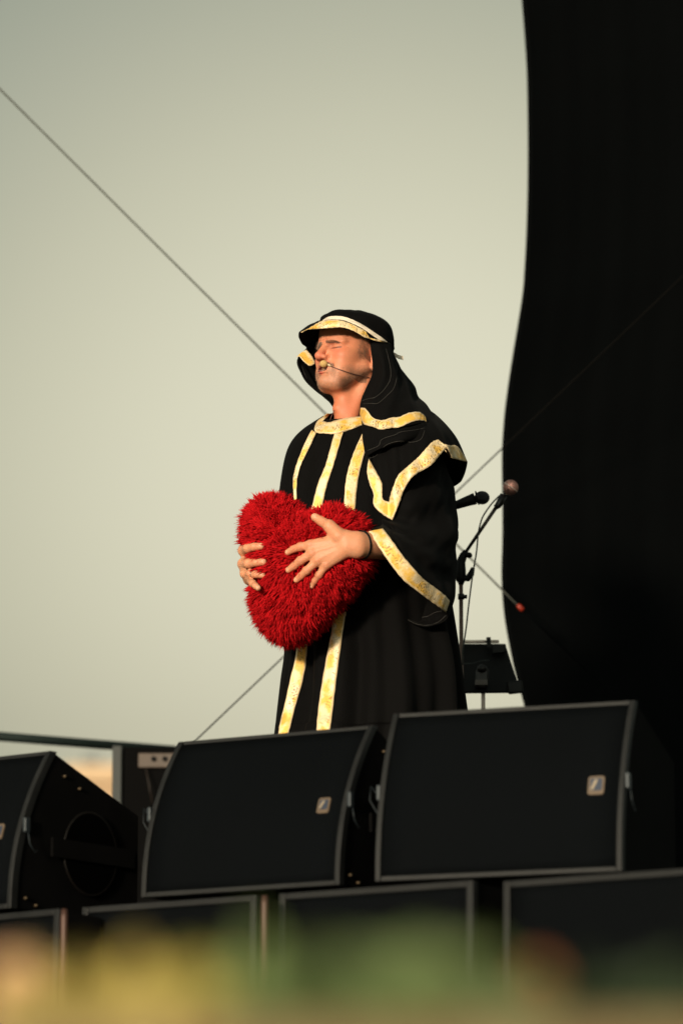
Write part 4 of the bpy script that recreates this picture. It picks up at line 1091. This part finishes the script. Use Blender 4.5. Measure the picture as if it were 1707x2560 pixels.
# far front flap: gold lining turned out beside the cheek
fl = W3([[(742,892,.030),(752,882,.034),(766,874,.040)],[(748,890,.026),(762,896,.030),(778,888,.036)],[(758,902,.026),(772,906,.030),(785,901,.036)],[(772,914,.03),(780,913,.032),(786,908,.036)]])
Gf = net(fl, 24, 12)
uvs = np.zeros((24, 12, 2)); uvs[..., 0] = np.linspace(0, .04, 24)[:, None]; uvs[..., 1] = np.linspace(0, 1, 12)[None]
o = mkobj('flap_trim', Gf.reshape(-1, 3), grid_faces(24, 12), MAT['gold'], drape, True, False, uvs.reshape(-1, 2)); mod_solid(o, .002)

# ---- shoulder cape
cape_cols = [ # top, shoulder, lower, hem
 [(903,1035,-.155),(905,1070,-.200),(908,1110,-.222),(917,1150,-.250)],
 [(915,1035,-.165),(922,1080,-.220),(926,1140,-.245),(921,1208,-.275)],
 [(930,1032,-.175),(942,1085,-.235),(944,1165,-.265),(938,1272,-.290)],
 [(945,1030,-.18),(962,1088,-.245),(974,1180,-.285),(981,1300,-.300)],
 [(965,1026,-.18),(990,1080,-.252),(1000,1150,-.292),(1004,1234,-.312)],
 [(985,1022,-.175),(1018,1072,-.248),(1028,1125,-.295),(1031,1186,-.318)],
 [(1005,1018,-.16),(1045,1062,-.232),(1060,1105,-.280),(1067,1158,-.310)],
 [(1020,1014,-.13),(1068,1052,-.190),(1092,1085,-.240),(1110,1122,-.272)],
 [(1028,1010,-.10),(1080,1045,-.140),(1112,1085,-.180),(1131,1142,-.215)],
 [(1032,1006,-.05),(1088,1040,-.07),(1130,1085,-.10),(1154,1150,-.15)],
 [(1034,1004,.0),(1090,1038,-.005),(1138,1092,-.02),(1167,1156,-.05)],
 [(1032,1004,.05),(1084,1040,.07),(1130,1100,.06),(1157,1192,.03)],
 [(1015,1004,.09),(1060,1050,.13),(1105,1120,.14),(1136,1215,.10)],
 [(960,1005,.12),(985,1060,.18),(1010,1150,.21),(1030,1260,.215)],
 [(890,1010,.13),(880,1060,.17),(880,1150,.21),(880,1260,.215)],
 [(850,1025,.12),(800,1070,.13),(770,1130,.15),(770,1200,.17)]]
GK = net(W3(cape_cols), 150, 50)
uu = np.linspace(0, 1, 150)[:, None]; vv_ = np.linspace(0, 1, 50)[None]
GK[..., 1] += (.006 * np.sin(uu * 70 + 1) + .004 * np.sin(uu * 39 + vv_ * 4)) * vv_ ** 1.2
kvv = GK.reshape(-1, 3); kff = grid_faces(150, 50)
cape = mkobj('shoulder_cape', kvv, kff, MAT['cloth'], person); mod_solid(cape, .0028)
bvh_cape = BVHTree.FromPolygons([Vector(v) for v in kvv], kff)
ribbon('cape_trim', [bvh_cape], C2([(728,505),(716,600),(735,690),(765,770),(762,835),(785,880),(845,930),(905,966)]), C2([(742,525),(795,620),(828,690),(830,755),(832,800),(850,820),(868,825),(882,830)]), cape, n=80, Yfb=-.29)
ribbon('cape_trim', [bvh_cape], C2([(905,966),(935,895),(965,820),(990,745),(1040,660),(1090,615),(1150,582),(1210,540),(1260,480),(1302,432)]), C2([(882,830),(895,770),(915,710),(950,628),(1010,572),(1060,528),(1110,482),(1160,425),(1205,378),(1252,357)]), cape, n=110, Yfb=-.3)
ribbon('cape_trim', [bvh_cape], C2([(1302,432),(1330,478),(1355,498),(1400,508),(1440,520),(1466,524)]), C2([(1252,357),(1290,388),(1340,402),(1380,402),(1416,432),(1468,518)]), cape, n=50, Yfb=-.1)
# folded black layer between the two trimmed edges, with thin hem stitching
fold_rows = W3([[(905,1062,-.205),(950,1075,-.262),(1010,1072,-.285),(1062,1056,-.225)],
                [(908,1085,-.225),(955,1095,-.285),(1012,1090,-.30),(1064,1075,-.235)],
                [(914,1110,-.245),(955,1110,-.295),(1010,1102,-.298),(1056,1092,-.245)],
                [(918,1140,-.26),(950,1122,-.290),(1000,1108,-.28),(1040,1100,-.25)]])
Gd2 = net(fold_rows, 30, 50)
o = mkobj('cape_fold', Gd2.reshape(-1, 3), grid_faces(30, 50), MAT['cloth'], cape); mod_solid(o, .0028)
bvh_fold = BVHTree.FromPolygons([Vector(v) for v in Gd2.reshape(-1, 3)], grid_faces(30, 50))
MAT['stitch'] = M_('stitching', (.045, .041, .036), .9)
def stitch(bvhs, pts, parent, r=.0006, name='hem_stitching', off=.003, seglen=3):
    P = cr(np.array(pts, float), 8 * len(pts)); run = []; mb = MB(); last = None
    for p in P:
        h = cast(bvhs, *p)
        if h is None:
            if len(run) > 1: mb.tube(run, r, 5)
            run = []; continue
        v = at(p[0], p[1], h[0].y - off)
        if run and abs(run[-1].y - v.y) > .03:
            if len(run) > 1: mb.tube(run, r, 5)
            run = []
        run.append(v)
    if len(run) > 1: mb.tube(run, r, 5)
    if mb.v: return mb.build(name, MAT['stitch'], parent, True)
allb = [bvh_drape, bvh_cape, bvh_fold, bvh_robe, bvh_sleeve, bvh_brim]
stitch([bvh_fold, bvh_cape], C2([(710,445),(800,405),(830,355),(930,320),(970,300),(1080,285),(1150,270)]), cape)
stitch([bvh_fold, bvh_cape], C2([(722,505),(790,475),(860,400),(960,370),(1050,378),(1120,355),(1150,290)]), cape)
stitch([bvh_drape], c1p([(850,1160),(930,1135),(1000,1120),(1080,1060),(1140,985),(1180,900),(1180,780),(1150,640),(1130,560)]), drape)
stitch([bvh_drape], c1p([(870,1195),(960,1190),(1040,1185),(1150,1090),(1220,1010),(1255,860),(1240,700),(1200,590),(1160,510)]), drape)
stitch([bvh_drape], c1p([(110,640),(150,740),(190,850),(230,930),(270,965)]), drape)
def c4(L_): return [(850 + .24665 * a, 1280 + .24665 * b) for a, b in L_]
stitch([bvh_sleeve], c4([(370,600),(480,780),(570,935),(640,1050),(740,1122),(860,1150),(980,1125),(1075,1050)]), sleeve, off=.002)
stitch([bvh_sleeve], c4([(490,620),(550,720),(600,820),(640,1030),(720,1055),(800,1065),(880,1060),(960,1020),(1050,1000)]), sleeve, off=.002)

# ================================================================== HEADSET MICROPHONE
hm_ = empty('headset_microphone', at(809, 908, -.19)); tag(hm_, 'tan foam headset microphone on a thin boom beside the man\'s mouth', 'microphone')
def faceY(px, py, dflt=-.12):
    d = ray(px, py).normalized(); h = bvh_head.ray_cast(CAM, d); return h[0].y if h[0] is not None else dflt
bvh_head = BVHTree.FromPolygons([Vector(v) for v in V[:nhead]], [tuple(x) for x in Fq.tolist() if max(x) < nhead])
yb = faceY(812, 912) - .010
mb = MB(); mb.ball(at(809, 909, yb), (.0118, .0100, .0105)); mb.build('foam_windscreen', MAT['foam'], hm_, True)
mb = MB(); mb.tube([at(819, 911, yb), at(822, 912, yb - .001), at(828, 915, yb)], [.0026, .0031, .0019], 10); mb.build('connector', MAT['cream'], hm_, True)
bp = [(829, 916), (845, 922), (865, 929), (885, 935), (905, 940), (923, 943)]
mb = MB(); pp = [at(829, 916, yb)] + [at(a, b, faceY(a, b) - .004) for a, b in bp[1:]]
mb.tube([Vector(tuple(v)) for v in cr(np.array([list(p) for p in pp]), 30)], .0011, 8); mb.build('boom', M_('boom_brown', (.09, .04, .03), .5), hm_, True)
# thin neck cord
mb = MB(); pp = [at(a, b, faceY(a, b, -.06) - .002) for a, b in ((836, 1024), (831, 1034), (827, 1044), (825, 1050))]; mb.tube(pp, .0009, 6)
o = mb.build('neck_cord', M_('cord_brown', (.16, .05, .04), .6), person, True)

# ================================================================== MICROPHONES AND STANDS
def c5(p): return (1100 + .272 * p[0], 1160 + .272 * p[1])
def c5a(x, y, Y): a = c5((x, y)); return at(a[0], a[1], Y)
sY = .55
ms = empty('microphone_stand', (at(1152, 1500, sY).x, sY, 0)); tag(ms, 'slim mic stand with angled boom just right of the performer\'s back', 'microphone stand')
b0 = at(1152, 1462, sY)
mb = MB(); mb.tube([(b0.x, sY, .03), (b0.x, sY, b0.z)], .0062, 14); mb.build('pole', M_('dark_chrome', (.20, .13, .10), .3, .35), ms, True)
mb = MB(); mb.tube([(b0.x, sY, .0), (b0.x, sY, .012), (b0.x, sY, .03)], [.14, .14, .03], 32); mb.build('base', MAT['blackmetal'], ms, True)
zc = at(1152, 1492, sY).z
mb = MB(); mb.tube([(b0.x, sY, zc - .008), (b0.x, sY, zc + .008)], .0095, 14); mb.tube([(b0.x, sY, zc), (b0.x + .018, sY, zc)], .006, 10); mb.build('collar', MAT['blackmetal'], ms, True)
mb = MB(); mb.tube([(b0.x, sY, b0.z + .0), (b0.x, sY, b0.z + .026)], [.0078, .0105], 14)
mb.tube([c5a(195, 1100, sY), c5a(190, 1060, sY), c5a(185, 980, sY), c5a(190, 900, sY), c5a(215, 840, sY), c5a(240, 800, sY)], [.008, .016, .017, .014, .012, .008], 14)
mb.ball(c5a(268, 840, sY - .01), (.009, .012, .009)); mb.build('clutch', MAT['blackplastic'], ms, True)
mb = MB(); mb.tube([c5a(215, 1060, sY - .01), c5a(250, 1055, sY - .01), c5a(285, 1010, sY - .01), c5a(302, 955, sY - .01)], [.006, .010, .010, .006], 10); mb.build('wing_lever', MAT['blackplastic'], ms, True)
mb = MB(); mb.tube([c5a(222, 830, sY), c5a(530, 375, sY - .04)], [.0050, .0056], 12); mb.tube([c5a(170, 905, sY + .005), c5a(228, 822, sY)], .005, 12); mb.build('boom_arm', M_('boom_grey', (.07, .055, .05), .35, .7), ms, True)
mc = empty('vocal_microphone', c5a(590, 280, sY - .04)); tag(mc, 'vocal microphone with round chrome grille tilted up on the boom stand', 'microphone')
mb = MB(); mb.tube([c5a(505, 400, sY - .04), c5a(530, 385, sY - .04), c5a(585, 285, sY - .045)], [.008, .0100, .0115], 14); mb.build('handle', MAT['blackmetal'], mc, True)
gm = M_('mic_grille', (.60, .30, .25), .35, .9, bump=1.0, bscale=1500, bdist=.001)
mb = MB(); mb.ball(c5a(648, 215, sY - .05), (.0232, .0232, .0232), 28, 18); gb = mb.build('grille_ball', gm, mc, True)
mb = MB(); dd = (c5a(648, 215, sY - .05) - c5a(575, 320, sY - .045)).normalized(); cc = c5a(648, 215, sY - .05); a1 = dd.orthogonal().normalized(); b1 = dd.cross(a1)
mb.tube([cc + (a1 * math.cos(t) + b1 * math.sin(t)) * .0236 for t in np.linspace(0, 2 * math.pi, 33)], .0013, 6, False); mb.build('grille_band', MAT['chrome'], gb, True)
mb = MB(); cp = [(545, 290), (470, 370), (400, 470), (372, 540), (350, 640), (335, 800), (310, 950), (290, 1080), (262, 1300), (240, 1500), (222, 1620), (208, 1720), (205, 1850)]
P = cr(np.array([list(c5a(x, y, sY - .03)) for x, y in cp]), 60); mb.tube([Vector(tuple(p)) for p in P], .0023, 8)
o = mb.build('microphone_cable', MAT['rubber'], None, True); tag(o, 'thin dark cable hanging from the chrome-headed microphone', 'cable')
# second, black microphone
m2 = empty('vocal_microphone', c5a(300, 320, .35)); tag(m2, 'all-black vocal microphone lying level behind the performer\'s shoulder', 'microphone')
mb = MB(); mb.tube([c5a(60, 395, .35), c5a(150, 378, .35), c5a(240, 345, .35), c5a(320, 318, .35)], [.0085, .0125, .0150, .0175], 18); mb.build('handle', MAT['blackplastic'], m2, True)
mb = MB(); mb.ball(c5a(385, 310, .35), (.0225, .0185, .0200), 22, 14); gb = mb.build('grille_ball', M_('black_grille', (.014, .014, .015), .5, .3, bump=.8, bscale=1500), m2, True)
ca = c5a(340, 312, .35); ax = (c5a(385, 310, .35) - c5a(240, 345, .35)).normalized(); a1 = ax.orthogonal().normalized(); b1 = ax.cross(a1)
mb = MB(); mb.tube([ca + (a1 * math.cos(t) + b1 * math.sin(t)) * .0198 for t in np.linspace(0, 2 * math.pi, 33)], .0018, 6, False); mb.build('grille_band', MAT['blackmetal'], gb, True)
s2 = empty('microphone_stand', (at(1090, 1500, .36).x, .36, 0)); tag(s2, 'mic stand mostly hidden behind the performer, holding the all-black microphone', 'microphone stand')
pt = c5a(60, 400, .36); mb = MB(); mb.tube([(pt.x, .36, .02), (pt.x, .36, pt.z - .012)], .0085, 12); mb.build('pole', MAT['blackmetal'], s2, True)
mb = MB(); mb.tube([(pt.x, .36, 0), (pt.x, .36, .018)], .13, 28); mb.build('base', MAT['blackmetal'], s2, True)

# tablet / music stand
tY = .75
ts = empty('tablet_stand', (at(1207, 1750, tY).x, tY, 0)); tag(ts, 'black tablet holder with chrome top bar on a chrome pole, above the right monitor', 'music stand')
pz = c5a(395, 2075, tY); mb = MB(); mb.tube([(pz.x, tY, .02), (pz.x, tY, pz.z)], .0062, 14); mb.tube([(pz.x, tY, pz.z - .004), (pz.x, tY, pz.z + .004)], .010, 14); mb.build('pole', MAT['chrome'], ts, True)
mb = MB(); mb.tube([(pz.x, tY, 0), (pz.x, tY, .02)], .14, 28); mb.build('base', MAT['blackmetal'], ts, True)
# back plate: a shallow tilted tray seen from behind
def quadbox(pts, th):
    v = [Vector(p) for p in pts]; nr = (v[1] - v[0]).cross(v[3] - v[0]).normalized() * th
    m = MB(); m.add(v + [p + nr for p in v], [(0, 1, 2, 3), (7, 6, 5, 4), (0, 4, 5, 1), (1, 5, 6, 2), (2, 6, 7, 3), (3, 7, 4, 0)]); return m
tray = quadbox([c5a(150, 1650, tY + .10), c5a(600, 1650, tY + .10), c5a(735, 2085, tY - .02), c5a(150, 2090, tY - .02)], .012).build('tray', MAT['blackplastic'], ts); mod_bevel(tray, .003)
mb = MB(); mb.tube([c5a(200, 1635, tY + .085), c5a(540, 1633, tY + .085)], .0052, 12); mb.build('top_bar', MAT['chrome'], ts, True)
o = quadbox([c5a(425, 1592, tY + .06), c5a(465, 1592, tY + .06), c5a(470, 1690, tY + .06), c5a(430, 1690, tY + .06)], .012).build('clamp', MAT['blackplastic'], ts)
o = quadbox([c5a(480, 1655, tY + .05), c5a(607, 1655, tY + .05), c5a(597, 1735, tY + .05), c5a(480, 1745, tY + .05)], .02).build('clamp', MAT['blackplastic'], ts); mod_bevel(o, .003)
o = quadbox([c5a(330, 1880, tY - .04), c5a(450, 1880, tY - .04), c5a(440, 2050, tY - .04), c5a(320, 2050, tY - .04)], .03).build('mount_block', MAT['blackmetal'], ts); mod_bevel(o, .006)
mb = MB(); mb.ball(c5a(385, 1880, tY - .045), (.0155, .012, .012)); mb.build('pivot', MAT['blackmetal'], ts, True)
o = quadbox([c5a(322, 1985, tY - .05), c5a(436, 1985, tY - .05), c5a(434, 2030, tY - .05), c5a(318, 2030, tY - .05)], .008).build('ribbed_grip', M_('grip_grey', (.09, .075, .065), .5), ts)
o = quadbox([c5a(610, 2000, tY - .035), c5a(755, 1985, tY - .035), c5a(765, 2098, tY - .035), c5a(630, 2112, tY - .035)], .022).build('bottom_ledge', MAT['blackplastic'], ts); mod_bevel(o, .004)
mb = MB(); mb.tube([c5a(200, 1838, tY - .0), c5a(300, 1835, tY - .03), c5a(380, 1810, tY - .02), c5a(450, 1805, tY - .0)], .0018, 6); mb.build('cord', MAT['rubber'], ts, True)

# ================================================================== BLURRED PLANTS CLOSE TO THE CAMERA
def leafmat(n, c, tr=.25):
    m = M_(n, c, .6, var=.25, vscale=30); b = m.node_tree.nodes['Principled BSDF']; b.inputs['Transmission Weight'].default_value = 0
    return m
def leaf_plant(name, cx, cy, Y, wpx, hpx, n, mat, label, cat, size=.035, stemmat=None, group=None):
    base = at(cx, cy, Y); sc = mpp(Y)
    e = empty(name, (base.x, Y, -2.76)); tag(e, label, cat, group)
    mb = MB()
    for i in range(n):
        a = rng.uniform(0, 2 * math.pi); rr = math.sqrt(rng.random())
        ox = rr * math.cos(a) * wpx * sc; oz = rr * math.sin(a) * hpx * sc; oy = rng.normal() * .04
        c = base + Vector((ox, oy, oz)); s = size * rng.uniform(.6, 1.2)
        d = Vector((rng.normal() * 2.2, rng.normal() * .6, rng.normal() * .5 + .15)).normalized(); sd_ = d.cross(Vector((rng.normal(), rng.normal(), rng.normal()))).normalized(); nn = d.cross(sd_)
        v = [c - d * s, c - d * s * .3 + sd_ * s * .42 + nn * s * .08, c + d * s * .4 + sd_ * s * .36 + nn * s * .06, c + d * s, c + d * s * .4 - sd_ * s * .36 + nn * s * .06, c - d * s * .3 - sd_ * s * .42 + nn * s * .08]
        mb.add(v, [(0, 1, 2, 3), (0, 3, 4, 5)])
    mb.build('foliage', mat, e)
    mb = MB()
    for k in range(5):
        t = base + Vector((rng.uniform(-.7, .7) * wpx * sc, rng.normal() * .02, rng.uniform(-.5, .4) * hpx * sc))
        b0_ = Vector((base.x + rng.normal() * .04, Y, -2.76)); mb.tube([b0_, b0_.lerp(t, .5) + Vector((rng.normal() * .03, 0, 0)), t], [.006, .004, .002], 6)
    mb.build('stems', stemmat or MAT['stem'], e)
    return e
MAT['stem'] = M_('stem', (.10, .12, .04), .7)
FYs = -8.6
leaf_plant('leafy_shrub', 430, 2548, -8.5, 420, 50, 420, leafmat('leaf_yellow', (.40, .31, .07)), 'blurred yellow-green leafy plant close to the camera, left of centre', 'plant', .030, group='blurred plants in the foreground')
leaf_plant('leafy_shrub', 680, 2510, -8.45, 330, 45, 260, leafmat('leaf_olive', (.34, .34, .07)), 'blurred olive leafy plant close to the camera, between the yellow and green ones', 'plant', .030, group='blurred plants in the foreground')
leaf_plant('leafy_shrub', 960, 2500, -8.55, 360, 70, 330, leafmat('leaf_green', (.12, .17, .055)), 'blurred mid-green leafy plant close to the camera, at bottom centre', 'plant', .030, group='blurred plants in the foreground')
leaf_plant('leafy_shrub', 1610, 2545, -8.5, 200, 50, 110, leafmat('leaf_dark', (.03, .05, .018)), 'blurred dark green leafy plant close to the camera, at bottom right', 'plant', .030, group='blurred plants in the foreground')
def flower(px, py, Y, r, mat, label):
    c = at(px, py, Y); e = empty('flower', (c.x, Y, -2.76)); tag(e, label, 'flower')
    mb = MB()
    for layer, (n, rr, tl) in enumerate(((9, 1.0, .25), (8, .75, .6), (6, .5, .95))):
        for k in range(n):
            a = 2 * math.pi * (k + layer * .4) / n; d = Vector((math.cos(a), -tl, math.sin(a))).normalized(); s_ = Vector((-math.sin(a), 0, math.cos(a))); L_ = r * rr
            p0 = c; v = [p0, p0 + d * L_ * .5 + s_ * L_ * .38, p0 + d * L_ + s_ * L_ * .22 + Vector((0, -.004, 0)), p0 + d * L_ * 1.08, p0 + d * L_ - s_ * L_ * .22 + Vector((0, -.004, 0)), p0 + d * L_ * .5 - s_ * L_ * .38]
            mb.add(v, [(0, 1, 2, 3), (0, 3, 4, 5)])
    o = mb.build('petals', mat, e); mod_solid(o, .0012)
    mb = MB(); mb.ball(c + Vector((0, -r * .25, 0)), r * .22, 12, 8); mb.build('flower_centre', M_('flower_centre', (.25, .13, .04), .8), e, True)
    mb = MB(); mb.tube([(c.x + .03, Y + .01, -2.76), (c.x + .01, Y + .01, c.z - .3), (c.x, Y + .006, c.z)], .004, 8); mb.build('stem', MAT['stem'], e, True)
    return e
flower(45, 2475, -8.1, .025, M_('petal_peach', (.82, .52, .33), .7, var=.1), 'blurred pale peach flower close to the camera in the bottom left corner')
flower(1345, 2450, -8.2, .013, M_('petal_rust', (.42, .15, .055), .7, var=.1), 'blurred rust-orange flower close to the camera at the bottom right')
mb = MB(); a = at(-300, 2605, -8.7); b = at(2000, 2612, -8.7); mb.box((a.x, -8.75, a.z - .06), (b.x, -8.70, a.z + .004)); 
o = mb.build('barrier_board', M_('brown_board', (.21, .14, .06), .7, var=.2)); mod_bevel(o, .004); tag(o, 'blurred brown wooden board along the bottom edge, in front of everything', 'barrier')
print('scene built', len(bpy.data.objects))
